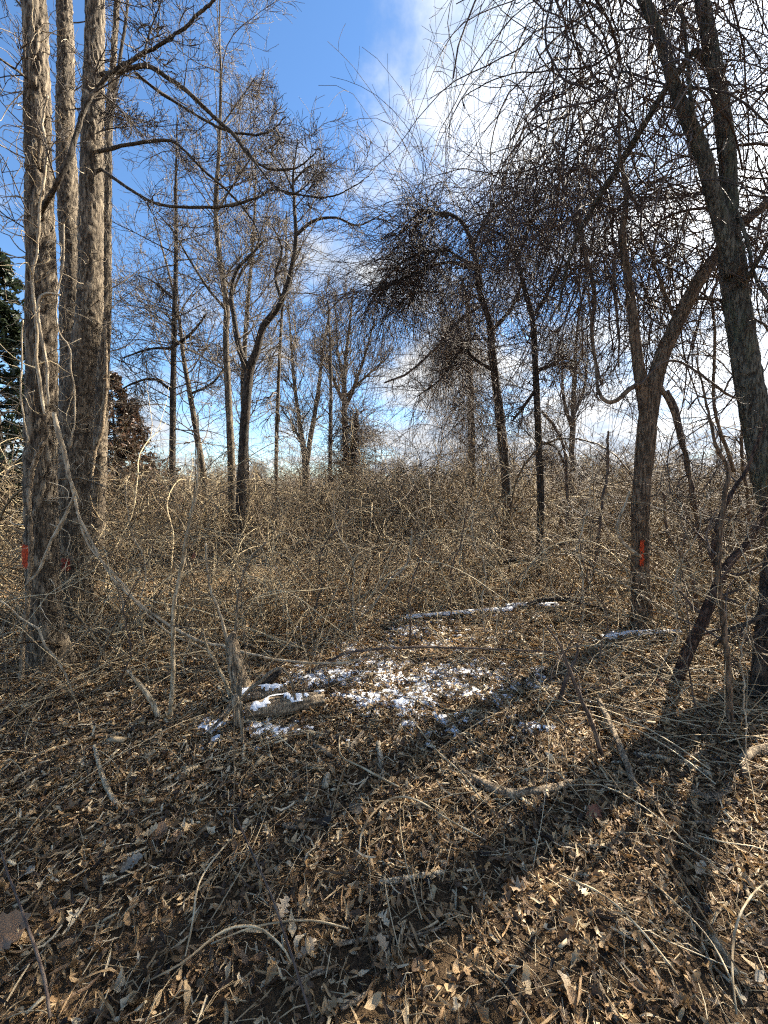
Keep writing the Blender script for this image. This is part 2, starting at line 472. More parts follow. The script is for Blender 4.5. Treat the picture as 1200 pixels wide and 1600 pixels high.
# ------------------------------------------------------------------ leaf shapes
def leaf_shape(half, rg, curl=.35, fold=.25, skip=0.0):
    """a leaf of unit length along x, from its half widths at even stations"""
    half = np.asarray(half, float); n = len(half)
    x = np.linspace(0, 1, n)
    mid = np.stack([x, 0.04 * np.sin(x * 3 + rg.uniform(0, 6)), curl * (x - .5) ** 2 * rg.choice((-1, 1)) + .05 * np.sin(x * 7 + rg.uniform(0, 6))], -1)
    out = [mid]
    for s in (-1, 1):
        e = mid.copy(); wv = half * rg.uniform(.8 - skip, 1.2 + skip * .4, n)
        e[:, 1] += s * wv; e[:, 0] += .12 * wv; e[:, 2] += fold * wv * rg.uniform(.3, 1.6) + rg.normal(0, .025, n) * (half > 0)
        out.append(e)
    V = np.vstack(out); f = []
    for k in range(n - 1):
        f += [(k, n + k, n + k + 1), (k, n + k + 1, k + 1), (k, k + 1, 2 * n + k + 1), (k, 2 * n + k + 1, 2 * n + k)]
    return V, np.array(f)

OAK = [.008, .012, .10, .07, .20, .09, .27, .11, .25, .10, .14, .0]
OAK2 = [.008, .02, .16, .10, .30, .16, .26, .13, .18, .0]
OVAL = [.01, .16, .23, .20, .12, .0]
OVAL4 = [.03, .22, .2, .0]

def scatter(geo, shapes, pos, size, yaw, tilt, tone, rg):
    which = rg.integers(0, len(shapes), len(pos))
    for s, (V, Fc) in enumerate(shapes):
        k = np.where(which == s)[0]
        if not len(k): continue
        W = V - np.array((.5, 0, 0))
        L = W[None] * size[k][:, None, None]
        ty, tp = tilt[k, 0][:, None], tilt[k, 1][:, None]
        x, y, z = L[..., 0], L[..., 1], L[..., 2]
        y, z = y * np.cos(ty) - z * np.sin(ty), y * np.sin(ty) + z * np.cos(ty)
        x, z = x * np.cos(tp) - z * np.sin(tp), x * np.sin(tp) + z * np.cos(tp)
        cy, sy = np.cos(yaw[k])[:, None], np.sin(yaw[k])[:, None]
        x, y = x * cy - y * sy, x * sy + y * cy
        O = np.stack([x, y, z], -1) + pos[k][:, None, :]
        f = (Fc[None] + (np.arange(len(k)) * len(V))[:, None, None]).reshape(-1, 3)
        geo.add(O.reshape(-1, 3), None, f, np.repeat(tone[k], len(V)))

def ground_points(n, y0, y1, rg, spread=1.15, pad=.8):
    y = np.sqrt(rg.uniform(y0 ** 2, y1 ** 2, n)) if y0 > 0 else rg.uniform(y0, y1, n)
    x = rg.uniform(-1, 1, n) * (spread * y + pad)
    return x, y

def build_litter():
    rg = rng_of(21)
    def torn(n):
        x = np.linspace(0, 1, n + 2); wd = rg.uniform(.10, .25)
        h = wd * np.sin(math.pi * np.clip(x * rg.uniform(.8, 1.05), 0, 1)) ** rg.uniform(.6, 1.1) * rg.uniform(.75, 1.15, n + 2)
        h[0] = .02; return h
    oaks = [leaf_shape(OAK, rg, rg.uniform(.3, 1.3), rg.uniform(-.4, 1.2), .3) for _ in range(4)] + [leaf_shape(OAK2, rg, rg.uniform(.5, 1.8), rg.uniform(-.4, 1.2), .3) for _ in range(3)] + [leaf_shape(torn(6), rg, rg.uniform(.5, 2.2), rg.uniform(-.4, 1.8), .25) for _ in range(10)]
    ovals = [leaf_shape(torn(4), rg, rg.uniform(.5, 2.4), rg.uniform(.0, 2.0), .3) for _ in range(14)]
    simple = [leaf_shape(torn(2), rg, rg.uniform(.3, 1.8), rg.uniform(.2, 1.8), .4) for _ in range(10)]
    strips = [leaf_shape([.03, .05, .045, .02], rg, rg.uniform(.1, .7), rg.uniform(.3, 1.8), .4) for _ in range(8)]
    shapes = oaks + ovals + simple + strips; T = []
    for V, Fc in shapes:
        g = Geo(); g.add(V - np.array((.5, 0, 0)), None, Fc, 0.0); T.append(g)
    k0 = {'o': (0, 17), 'v': (17, 31), 's': (31, 41), 't': (41, 49)}
    out = [[], [], [], [], []]
    def layer(kind, n, y0, y1, lo, hi, tl, zoff, t_mu, t_sd):
        x, y = ground_points(n, y0, y1, rg)
        out[0].append(np.stack([x, y, hgt(x, y) + rg.uniform(0, zoff, n)], -1))
        out[1].append(np.stack([rg.normal(0, tl, n), rg.normal(0, tl, n), rg.uniform(0, 6.283, n)], -1))
        out[2].append(rg.uniform(lo, hi, n)); out[3].append(rg.integers(*k0[kind], n)); out[4].append(np.clip(rg.normal(t_mu, t_sd, n), 0, 1))
    layer('o', 5200, .35, 3.6, .03, .08, .30, .030, .46, .26)
    layer('v', 13000, .35, 3.6, .02, .06, .34, .024, .48, .27)
    layer('s', 24000, .35, 3.6, .010, .032, .42, .022, .50, .29)
    layer('t', 19000, .35, 3.8, .025, .10, .24, .030, .60, .27)
    layer('v', 14000, 3.4, 7.5, .03, .08, .42, .035, .56, .24)
    layer('t', 18000, 3.4, 8.0, .06, .20, .3, .045, .68, .22)
    layer('s', 18000, 3.4, 8.5, .03, .07, .45, .035, .58, .24)
    layer('s', 26000, 8, 28, .07, .18, .45, .05, .50, .22)
    # beside and behind the camera, so that the floor goes on
    x = rg.uniform(-4, 4, 6000); y = rg.uniform(-2.5, .5, 6000)
    out[0].append(np.stack([x, y, hgt(x, y) + rg.uniform(0, .03, 6000)], -1)); out[1].append(np.stack([rg.normal(0, .4, 6000), rg.normal(0, .4, 6000), rg.uniform(0, 6.283, 6000)], -1))
    out[2].append(rg.uniform(.03, .09, 6000)); out[3].append(rg.integers(0, 41, 6000)); out[4].append(np.clip(rg.normal(.46, .22, 6000), 0, 1))
    P, R, S, I, N = [np.concatenate(q) for q in out]
    return tag(instanced('leaf_litter', T, M['litter'], P, R, S, I, N, smooth=False), 'brown dead leaves covering the woodland floor', 'leaf litter', kind='stuff')
build_litter()

def arcs(x, y, L, rise, yaw, n, rg, wig=.15, z0=0.0, dirv=None):
    """thin stalks lying on or arching over the ground"""
    s = np.linspace(0, 1, n)[None, :]
    bend = rg.normal(0, wig, len(x))[:, None]
    ang = yaw[:, None] + bend * (s - .5) * 4
    st = (L / (n - 1))[:, None]
    X = x[:, None] + np.cumsum(np.cos(ang) * st, 1); Y = y[:, None] + np.cumsum(np.sin(ang) * st, 1)
    Z = hgt(X, Y) + .012 + z0 + rise[:, None] * np.sin(np.pi * np.clip(s * rg.uniform(.7, 1.1, len(x))[:, None], 0, 1))
    Z += rg.normal(0, .004, Z.shape)
    return np.stack([X, Y, Z], -1)

def build_stalks():
    rg = rng_of(31); g = Geo()
    for (n, y0, y1, lo, hi, r, rise, npt) in ((6500, .4, 3.4, .03, .13, .0015, .010, 3), (620, .6, 3.4, .12, .4, .0017, .015, 5), (330, 1.6, 4.0, .3, .8, .0022, .05, 7),
                                              (3600, 3.0, 7.5, .08, .35, .0028, .03, 3), (1100, 3, 8, .3, 1.1, .0032, .10, 6), (1200, 7, 16, .3, 1.2, .006, .2, 4)):
        x, y = ground_points(n, y0, y1, rg)
        P = arcs(x, y, rg.uniform(lo, hi, n), rg.exponential(rise, n), rg.uniform(0, 6.28, n), npt, rg)
        g.tubes(P, np.full(P.shape[:2], r) * rg.uniform(.6, 1.5, n)[:, None], 3, np.clip(rg.normal(.52, .25, n), 0, 1))
    # low canes criss-crossing on the sunny side
    n = 420
    x = rg.uniform(.9, 4.6, n); y = rg.uniform(2.3, 5.2, n)
    P = arcs(x, y, rg.uniform(.4, 1.5, n), rg.exponential(.13, n), rg.normal(2.5, .7, n) + 3.14 * rg.integers(0, 2, n), 8, rg, .2)
    g.tubes(P, np.full(P.shape[:2], .0028) * rg.uniform(.6, 1.5, n)[:, None], 3, np.clip(rg.normal(.55, .25, n), 0, 1))
    return tag(g.build('dry_stalks', M['straw']), 'thin dry stalks and twigs strewn over the leaf litter', 'twig litter', kind='stuff')
build_stalks()

def build_chips():
    """splinters of pale rotten wood among the leaves"""
    rg = rng_of(41); g = Geo()
    n = 1500
    x, y = ground_points(n, .5, 4.2, rg)
    k = rg.random(n) < .45
    x[k] = rg.normal(-.75, .8, k.sum()); y[k] = rg.normal(2.35, .35, k.sum())
    L = rg.uniform(.012, .05, n) * (1 + (rg.random(n) < .1)); W = L * rg.uniform(.12, .3, n); H = W * rg.uniform(.3, .7, n)
    box = np.array([(a, b, c) for a in (-.5, .5) for b in (-.5, .5) for c in (0, 1)], float)
    fq = np.array([(0, 1, 3, 2), (4, 6, 7, 5), (0, 4, 5, 1), (2, 3, 7, 6), (1, 5, 7, 3), (0, 2, 6, 4)])
    V = box[None] * np.stack([L, W, H], -1)[:, None, :] * rg.uniform(.6, 1.25, (n, 8, 1))
    tp = rg.normal(0, .25, n)[:, None]; V[..., 0], V[..., 2] = V[..., 0] * np.cos(tp) - V[..., 2] * np.sin(tp), V[..., 0] * np.sin(tp) + V[..., 2] * np.cos(tp)
    yw = rg.uniform(0, 6.28, n)[:, None]; V[..., 0], V[..., 1] = V[..., 0] * np.cos(yw) - V[..., 1] * np.sin(yw), V[..., 0] * np.sin(yw) + V[..., 1] * np.cos(yw)
    V += np.stack([x, y, hgt(x, y) + rg.uniform(.004, .03, n)], -1)[:, None, :]
    g.add(V.reshape(-1, 3), (fq[None] + (np.arange(n) * 8)[:, None, None]).reshape(-1, 4), None, np.repeat(rg.uniform(.2, 1, n), 8))
    return tag(g.build('wood_chip_debris', M['straw'], smooth=False), 'small pale splinters of rotten wood among the dead leaves', 'wood debris', kind='stuff')
build_chips()

# ------------------------------------------------------------------ snow on the ground
def build_snow():
    rg = rng_of(51); g = Geo()
    tab = 128
    def nz(x, y, sc_, sd): return vnoise(x * sc_ + 300, y * sc_ + 300, 512, sd)
    patches = [  # pixel, half sizes in metres, strength
        (440, 1142, .26, .07, .75), (345, 1132, .22, .12, .7), (520, 1055, .42, .22, 1.0), (590, 1035, .42, .28, 1.0), (640, 1085, .45, .22, .7), (735, 1080, .26, .15, .75), (560, 1090, .3, .12, .7), (640, 990, .5, .35, .7), (780, 1060, .4, .2, .5), (610, 1062, .6, .26, .78), (700, 1048, .5, .28, .72), (560, 1010, .45, .3, .7),
        (478, 1072, .2, .08, .9), (690, 1010, .45, .35, .65), (830, 1138, .09, .05, .6), (700, 1130, .3, .12, .4), (455, 1150, .2, .06, .5),
        (720, 962, .75, .10, .9), (830, 952, .50, .10, .8), (670, 972, .4, .07, .8), (780, 985, .5, .10, .55), (1000, 992, .38, .07, .85), (940, 1000, .3, .06, .4),
        (420, 890, .7, .35, .5), (450, 912, .6, .1, .6), (620, 900, .5, .3, .45), (320, 935, .4, .2, .4), (760, 930, .6, .2, .35), (540, 960, .5, .3, .3), (330, 1155, .15, .06, .5)]
    for (u, v, a, b, s) in patches:
        c = gat(u, v); st = .008 if c[1] < 3.6 else .018
        xs = np.arange(c[0] - 1.9 * a, c[0] + 1.9 * a, st); ys = np.arange(c[1] - 1.9 * b, c[1] + 1.9 * b, st)
        X, Y = np.meshgrid(xs, ys, indexing='ij')
        e = np.exp(-(((X - c[0]) / a) ** 2 + ((Y - c[1]) / b) ** 2))
        m = e * s * .92 + .5 * (nz(X, Y, 7, 5) - .5) + .75 * (nz(X, Y, 22, 6) - .5) + .55 * (nz(X, Y, 60, 8) - .5) - .42
        H = .021 * np.sqrt(np.clip(m, 0, .6)) + .008 * (nz(X, Y, 45, 9) - .3) * (m > 0.02)
        Z = hgt(X, Y) + np.where(m > 0, H + .004, -.01)
        nx, ny = X.shape
        if nx < 2 or ny < 2: continue
        i = np.arange(nx - 1)[:, None] * ny; j = np.arange(ny - 1)[None, :]
        q = np.stack([i + j, i + ny + j, i + ny + j + 1, i + j + 1], -1).reshape(-1, 4)
        mm = m.reshape(-1); keep = (mm[q] > -0.03).sum(1) >= 3
        q = q[keep]; used, inv = np.unique(q, return_inverse=True)
        if len(used): g.add(np.stack([X, Y, Z], -1).reshape(-1, 3)[used], inv.reshape(-1, 4))
    return tag(g.build('snow', M['snow']), 'thin patchy remains of snow between the dead leaves', 'snow', kind='stuff')
build_snow()

# ------------------------------------------------------------------ trees
def px_path(pts, Y):
    """(u, v, width in pixels[, Y]) rows to rows of x, y, z, radius"""
    rows = []
    for p in pts:
        y = p[3] if len(p) > 3 else Y
        a, b = (p[0] - 600) / F, (800 - p[1]) / F
        rows.append((*at(p[0], p[1], y), p[2] / 2 / F * y / math.sqrt(1 + a * a + .35 * b * b)))
    return np.array(rows)

def tree(name, label, trunk, Y, limbs=(), mat='bark_dark', twig='twig_dark', seed=1, sides=20, ring=.05, depth=.008, cell=.035, stretch=4, flare=.25,
         shoots=(10, (.35, 1.0), (.18, .38), (30, 65)), levels=((8, .35, .75), (6, .35, .75)), up=.06, wig=.15, rmin=.0022, group=None, cat='tree',
         grown=True, limb_shoots=8, extra=None, lump=.06, base_sink=.12, limb_up=None, paint=None):
    rg = rng_of(seed)
    tr = px_path(trunk, Y)
    base = np.array((tr[0, 0], tr[0, 1], float(hgt(tr[0, 0], tr[0, 1]))))
    tr = np.vstack([np.r_[tr[0, :2], base[2] - base_sink, tr[0, 3]], tr[1:] if tr[0, 2] - base[2] < .25 else tr])
    root = thing(name, label, cat, base, group)
    L = np.linalg.norm(np.diff(tr[:, :3], axis=0), axis=1).sum()
    C = catmull(tr, max(12, int(L / ring)))
    if Y > 6: C[:, 3] *= .82
    g = Geo(); bark_tube(g, C[:, :3], np.maximum(C[:, 3], .004), sides, depth, cell, stretch, seed, flare, lump)
    trunk_o = g.build('trunk', M[mat], root, origin=base)
    if paint:
        for (z0, z1, a0, a1, pm, lab) in paint:
            paint_patch(C, z0, z1, a0, a1, trunk_o, base, M[pm], lab, depth)
    par = [(catmull(C, 24), shoots[0], shoots[1])]
    for li in limbs:
        q = px_path(li, Y)
        if mat == 'bark_grey' and q[:, 3].max() < .06: q[:, 3] *= .78
        D = catmull(q, max(10, int(np.linalg.norm(np.diff(q[:, :3], axis=0), axis=1).sum() / (ring * 1.2))))
        kn = np.where(rg.random((len(D), 1)) < .16, rg.normal(0, .05, (len(D), 3)), 0)
        D[:, :3] += (np.cumsum(rg.normal(0, .003, (len(D), 3)), 0) + np.cumsum(np.cumsum(kn, 0) * ring * .12, 0) * 0.5) * np.linspace(0, 1, len(D))[:, None]
        rr = np.maximum(D[:, 3], .003)
        g = Geo(); bark_tube(g, D[:, :3], rr, max(7, int(sides * .55)), depth * min(1, rr.mean() / .06), max(.012, cell * .6), stretch, seed + 7, 0, .1)
        g.build('limb', M['bark_limb_shaded' if mat == 'bark_grey' and rr.max() < .06 else mat], root, origin=base)
        par.append((catmull(D, 24), limb_shoots, (.12, 1.0)))
    if grown:
        g = Geo()
        for (c, m_, tr_) in par:
            if not m_: continue
            P = c[None, :, :3]; R = np.maximum(c[None, :, 3], .003)
            P1, R1 = spawn(P, R, m_, tr_, shoots[2], shoots[3], 10, .42, up, wig * .7, rmin * 1.3, rg, rmax=.0017 * Y, least=.055 * Y)
            g.tubes(P1, R1, 5, rg.uniform(.1, .7, len(P1)))
            # the parent's own tip carries on as twigs too
            cur = (P1, R1)
            for lv, (mm, lo, hi) in enumerate(levels):
                cur = spawn(*cur, mm, (.15, 1.0), (lo, hi), (25, 60), 6 if lv == 0 else 4, .6, up, wig, rmin, rg, least=(.035, .022)[min(lv, 1)] * Y)
                g.tubes(*cur, 4 if lv == 0 else 3, rg.uniform(.0, 1., len(cur[0])))
        if extra: extra(g, rg, C, par)
        if g.n: g.build('crown', M[twig], root, origin=base)
    return root, C

def paint_patch(C, z0, z1, a0, a1, parent, base, mat, label, depth):
    """brushed-on paint: a ragged skin following the bark between two heights and two angles (0 = camera side, positive = sun side)"""
    rg = rng_of(int(abs(z0 * 1000)))
    k = np.where((C[:, 2] - base[2] >= z0 - .03) & (C[:, 2] - base[2] <= z1 + .03))[0]
    Pm, R = C[k, :3].mean(0), C[k, 3].mean()
    to = np.array((-Pm[0], -Pm[1])); a_cam = math.atan2(to[1], to[0])
    nz_, na = 26, 14
    zz = np.linspace(z0, z1, nz_); aa = np.linspace(a0, a1, na)
    Z, A = np.meshgrid(zz, aa, indexing='ij')
    ctr = np.stack([np.interp(Z + base[2], C[k, 2], C[k, 0]), np.interp(Z + base[2], C[k, 2], C[k, 1])], -1)
    rr = R + depth * .55 + .004 + rg.normal(0, .0012, Z.shape)
    V = np.stack([ctr[..., 0] + rr * np.cos(a_cam + A), ctr[..., 1] + rr * np.sin(a_cam + A), Z + base[2]], -1)
    i = np.arange(nz_ - 1)[:, None] * na; j = np.arange(na - 1)[None, :]
    q = np.stack([i + j, i + j + 1, i + na + j + 1, i + na + j], -1)
    e = np.minimum(np.minimum(np.arange(nz_ - 1), np.arange(nz_ - 1)[::-1])[:, None] / 3, np.minimum(np.arange(na - 1), np.arange(na - 1)[::-1])[None, :] / 2)
    keep = rg.random(e.shape) < np.clip(.35 + e, 0, 0.97)
    g = Geo(); g.add(V.reshape(-1, 3), q[keep])
    o = g.build('paint_mark', mat, parent, origin=base)
    o['label'] = label

# --- the group of big grey trunks on the left
def gv(u, v): return float(gat(u, v)[1])
YA = gv(72, 1042)
def no_shoots(): return (0, (.4, 1), (.2, .4), (30, 60))
treeA, CA = tree('tree', 'thick grey furrowed trunk at the left edge with orange paint, wrapped in pale vines',
    [(72, 1042, 64), (70, 960, 60), (64, 800, 57), (64, 600, 55), (65, 450, 53), (62, 300, 49), (58, 150, 47), (55, 0, 46), (53, -160, 40), (50, -330, 34)], YA,
    limbs=[[(62, 345, 14), (66, 328, 14, YA - .12), (88, 290, 13, YA - .25), (110, 250, 13, YA - .25), (122, 215, 12, YA - .22), (140, 170, 11, YA - .2), (175, 125, 10, YA - .15), (225, 92, 9, YA - .1),
            (285, 62, 8, YA - .1), (330, 30, 7, YA - .1), (368, -5, 5, YA - .1), (410, -40, 4, YA)],
           [(225, 92, 5, YA - .1), (232, 50, 4, YA - .12), (248, 0, 3, YA - .15), (256, -50, 2, YA - .2)],
           [(52, 130, 8), (20, 105, 7, YA - .2), (-10, 85, 5, YA - .3), (-60, 70, 3, YA - .3)],
           [(55, 30, 7), (22, 0, 5, YA + .2), (0, -40, 3, YA + .3)]],
    mat='bark_grey', twig='twig_dark', seed=101, sides=72, ring=.014, depth=.017, cell=.034, stretch=3.6, flare=.75, shoots=(9, (.45, 1), (.1, .25), (40, 80)), limb_shoots=9, levels=((6, .4, .8), (5, .35, .75)),
    paint=[(.90, 1.10, -1.35, -.55, 'paint', 'bright orange painted blaze')], lump=.05)
YB = gv(112, 968)
treeB, CB = tree('tree', 'grey trunk forking into two tall stems just right of the vine-wrapped trunk',
    [(112, 968, 66), (113, 880, 62), (114, 760, 60), (118, 660, 57), (128, 570, 48), (140, 480, 44), (142, 350, 42), (145, 200, 39), (148, 60, 36), (150, -80, 32), (154, -300, 22)], YB,
    limbs=[[(116, 690, 44, YB + .05), (112, 600, 42, YB + .08), (112, 480, 38, YB + .12), (108, 330, 35, YB + .15), (102, 160, 33, YB + .15), (97, 0, 30, YB + .15), (92, -150, 26, YB + .15), (86, -320, 18, YB + .2)],
           [(150, 118, 11), (185, 112, 11, YB - .1), (212, 104, 11, YB - .15), (235, 104, 11, YB - .15), (262, 120, 11, YB - .1), (300, 145, 10, YB - .1), (335, 178, 9), (368, 208, 8), (385, 232, 7.5), (402, 252, 6.5), (430, 262, 5), (470, 258, 4), (505, 230, 2.5)],
           [(210, 112, 7, YB - .15), (250, 145, 7, YB), (290, 170, 6, YB + .1), (330, 195, 6, YB + .1), (372, 215, 5, YB + .1), (415, 215, 4, YB + .1), (445, 195, 2.5, YB + .1)],
           [(152, 237, 9), (175, 232, 9, YB - .1), (200, 226, 8, YB - .1), (262, 220, 7, YB - .1), (290, 238, 6, YB - .1), (325, 272, 5.5), (360, 300, 5, YB + .1), (395, 340, 4, YB + .2), (410, 380, 2.5, YB + .3)],
           [(155, 262, 8), (180, 280, 8, YB - .1), (205, 297, 7.5, YB - .15), (245, 318, 7, YB - .15), (300, 322, 6.5, YB - .1), (355, 318, 6), (400, 305, 5), (428, 292, 4.5), (470, 300, 4), (525, 300, 3), (575, 272, 2), (598, 248, 1.5)],
           [(385, 232, 5), (405, 262, 4.5, YB - .1), (430, 290, 4, YB - .1), (460, 302, 3.5, YB - .1), (500, 262, 2.5, YB - .1)],
           [(157, 176, 6, YB - .1), (186, 178, 4, YB - .15)]],
    mat='bark_grey', twig='twig_dark', seed=102, sides=64, ring=.016, depth=.013, cell=.026, stretch=3.4, flare=.75, shoots=(5, (.6, 1), (.08, .2), (40, 80)), limb_shoots=9, levels=((7, .4, .8), (5, .35, .75)), up=.02,
    paint=[(.62, .78, -.55, -.1, 'paint_dull', 'faded red painted blaze')], lump=.06)
YC = gv(152, 905)
treeC, CC = tree('tree', 'slimmer dark trunk half hidden behind the forked grey trunk',
    [(150, 905, 34), (152, 800, 32), (156, 700, 31), (160, 600, 28), (165, 480, 24), (167, 350, 20), (170, 200, 17), (178, 80, 14), (186, -60, 12), (195, -250, 7)], YC,
    limbs=[[(170, 215, 9), (180, 150, 8), (188, 90, 8), (196, 30, 7), (205, -40, 5)]],
    mat='bark_grey', twig='twig_grey', seed=103, sides=36, ring=.03, depth=.011, cell=.03, flare=.3, shoots=(16, (.3, 1), (.12, .3), (45, 85)), levels=((7, .4, .8), (5, .35, .75)))

# --- slender trees standing back from them
def far_tree(label, trunk, Y, limbs=(), **kw):
    d = dict(mat='bark_far', twig='twig_grey', sides=12, ring=.15, depth=.008, cell=.05, flare=.2, limb_shoots=8)
    d.update(kw)
    return tree('tree', label, trunk, Y, limbs, **d)

tree('tree', 'thin straight dark trunk with drooping side branches right of the big grey trunks',
    [(268, 842, 15), (269, 760, 14), (270, 650, 13), (272, 520, 11), (275, 400, 9), (275, 280, 6), (277, 180, 3)], 10.5,
    limbs=[[(271, 612, 6), (240, 592, 5), (205, 600, 4), (178, 615, 2)], [(272, 545, 6), (235, 545, 4, 10.2), (190, 560, 3, 10)], [(273, 540, 6), (300, 520, 5, 10.2), (322, 490, 3, 10)], [(274, 470, 5), (240, 440, 3, 10.5), (215, 430, 2)]],
    mat='bark_dark', twig='twig_dark', seed=111, sides=14, ring=.1, depth=.01, shoots=(34, (.25, 1), (.16, .32), (55, 100)), levels=((7, .4, .75), (5, .35, .75)), up=-.02, rmin=.004)
tree('tree', 'leaning grey trunk crossing behind the thin straight dark trunk',
    [(322, 800, 13), (316, 730, 13), (306, 670, 12), (296, 610, 11), (287, 560, 9), (280, 500, 7), (262, 420, 5), (240, 340, 3)], 13, mat='bark_grey', twig='twig_grey', seed=112, sides=12, ring=.15, depth=.01,
    limbs=[[(298, 615, 6), (330, 600, 5), (355, 570, 3)]], shoots=(26, (.3, 1), (.2, .4), (40, 80)), rmin=.005)
tree('tree', 'tall slender pale trunk with a slight bend, sunlit, left of the dark forked tree',
    [(363, 855, 17), (362, 740, 16), (358, 640, 14), (353, 540, 13), (354, 480, 12), (344, 410, 11), (338, 350, 10), (338, 300, 9.5), (343, 220, 8), (345, 120, 6), (343, 40, 4), (345, -40, 2.5)], 10,
    limbs=[[(354, 485, 7), (325, 450, 6), (300, 410, 5), (270, 360, 4), (245, 330, 2)], [(355, 480, 7), (375, 430, 6), (400, 390, 5), (415, 340, 3)], [(340, 330, 5), (370, 280, 4), (400, 235, 2.5)], [(344, 200, 4), (372, 160, 3), (400, 120, 2)]],
    mat='bark_grey', twig='twig_grey', seed=113, sides=16, ring=.08, depth=.008, shoots=(44, (.3, 1), (.14, .3), (35, 75)), levels=((8, .4, .75), (6, .35, .75)), rmin=.0035)
tree('tree', 'dark forked tree with a Y-shaped trunk and a bushy top in the middle left',
    [(374, 900, 20), (376, 800, 20), (380, 700, 19), (384, 640, 19), (390, 580, 18), (402, 545, 15), (412, 510, 14), (438, 475, 12), (452, 435, 11), (462, 380, 9), (460, 320, 7), (458, 275, 5), (465, 220, 3)], 8.2,
    limbs=[[(388, 582, 12), (374, 545, 11), (366, 500, 9), (360, 460, 8), (368, 420, 6), (385, 400, 5), (410, 370, 3)], [(440, 470, 6), (430, 430, 5), (440, 390, 4), (425, 350, 3)], [(460, 370, 6), (490, 345, 5), (525, 340, 4), (560, 352, 3), (600, 335, 2)],
           [(458, 285, 4), (480, 262, 3), (510, 255, 2)], [(459, 300, 4), (440, 260, 3), (420, 240, 2)]],
    mat='bark_dark', twig='twig_grey', seed=114, sides=20, ring=.06, depth=.012, shoots=(22, (.45, 1), (.15, .32), (35, 75)), limb_shoots=8, levels=((7, .45, .85), (4, .4, .85)), rmin=.003)
far_tree('grey trunk right behind the dark forked tree, seen through its fork', [(386, 830, 13), (384, 700, 12), (380, 600, 11), (385, 500, 9), (392, 420, 7), (398, 330, 5), (400, 240, 3)], 12.5, seed=115, mat='bark_grey',
    shoots=(36, (.3, 1), (.18, .35), (30, 70)), rmin=.004)
far_tree('thin vine-hung trunk just right of the dark forked tree', [(432, 790, 8), (432, 700, 8), (435, 600, 7), (440, 500, 6), (446, 420, 5), (448, 330, 3)], 13, seed=116, shoots=(40, (.2, 1), (.1, .22), (60, 130)), up=-.12, rmin=.004)
far_tree('distant tree with a V-shaped fork rising above the centre thicket', [(478, 775, 15), (478, 740, 14), (476, 712, 12), (468, 660, 9), (460, 600, 7), (455, 540, 5), (450, 470, 3)], 22, [[(479, 725, 9), (486, 680, 8), (496, 620, 7), (503, 560, 5), (515, 480, 3)], [(470, 690, 5), (455, 660, 3), (440, 640, 2)]],
    seed=117, shoots=(26, (.3, 1), (.2, .4), (25, 55)), rmin=.006, up=.1)
far_tree('distant slim straight trunk between the V-shaped tree and the vine-covered snag', [(516, 775, 9), (516, 700, 8), (517, 620, 7), (516, 540, 5), (512, 470, 3)], 20, seed=118, shoots=(30, (.3, 1), (.15, .3), (30, 60)), rmin=.006)
far_tree('distant tree with a wide fan of fine branches over the vine-covered snag', [(541, 780, 14), (540, 700, 12), (538, 640, 11), (538, 600, 9), (540, 560, 7), (546, 510, 5), (552, 455, 3)], 24,
    [[(539, 640, 7), (555, 600, 6), (572, 550, 4), (585, 500, 2)], [(538, 630, 6), (520, 590, 5), (508, 540, 3)], [(539, 600, 6), (528, 550, 4), (524, 480, 2)], [(540, 620, 5), (570, 590, 4), (605, 560, 2)]],
    seed=119, shoots=(26, (.4, 1), (.2, .4), (20, 50)), limb_shoots=16, levels=((6, .35, .65), (4, .35, .6)), up=.12, rmin=.007)

# --- dark vine-hung trees right of the middle
def drape(n, lo, hi, g0=-.16, wig=.28, sub=4, rad=.0055, tr=(.45, 1), rmin=.0028, sublen=(.12, .4)):
    """strands that leave the wood sideways and bend down under their own weight"""
    def f(g, rg, C, par):
        for (c, m_, t_) in par:
            k = max(1, int(n * (1 if c is par[0][0] else .6)))
            P, R = spawn(c[None, :, :3], np.full((1, len(c)), rad / .6), k, tr if c is par[0][0] else (.2, 1), (lo, hi), (30, 110), 11, .6, g0, wig, rmin, rg, ab=True)
            g.tubes(P, R, 3, rg.uniform(0, .9, len(P)))
            Q, S = spawn(P, R, sub, (.1, 1), sublen, (25, 75), 5, .7, g0 * .5, wig * 1.1, rmin * .85, rg, ab=True)
            g.tubes(Q, S, 3, rg.uniform(0, 1, len(Q)))
    return f

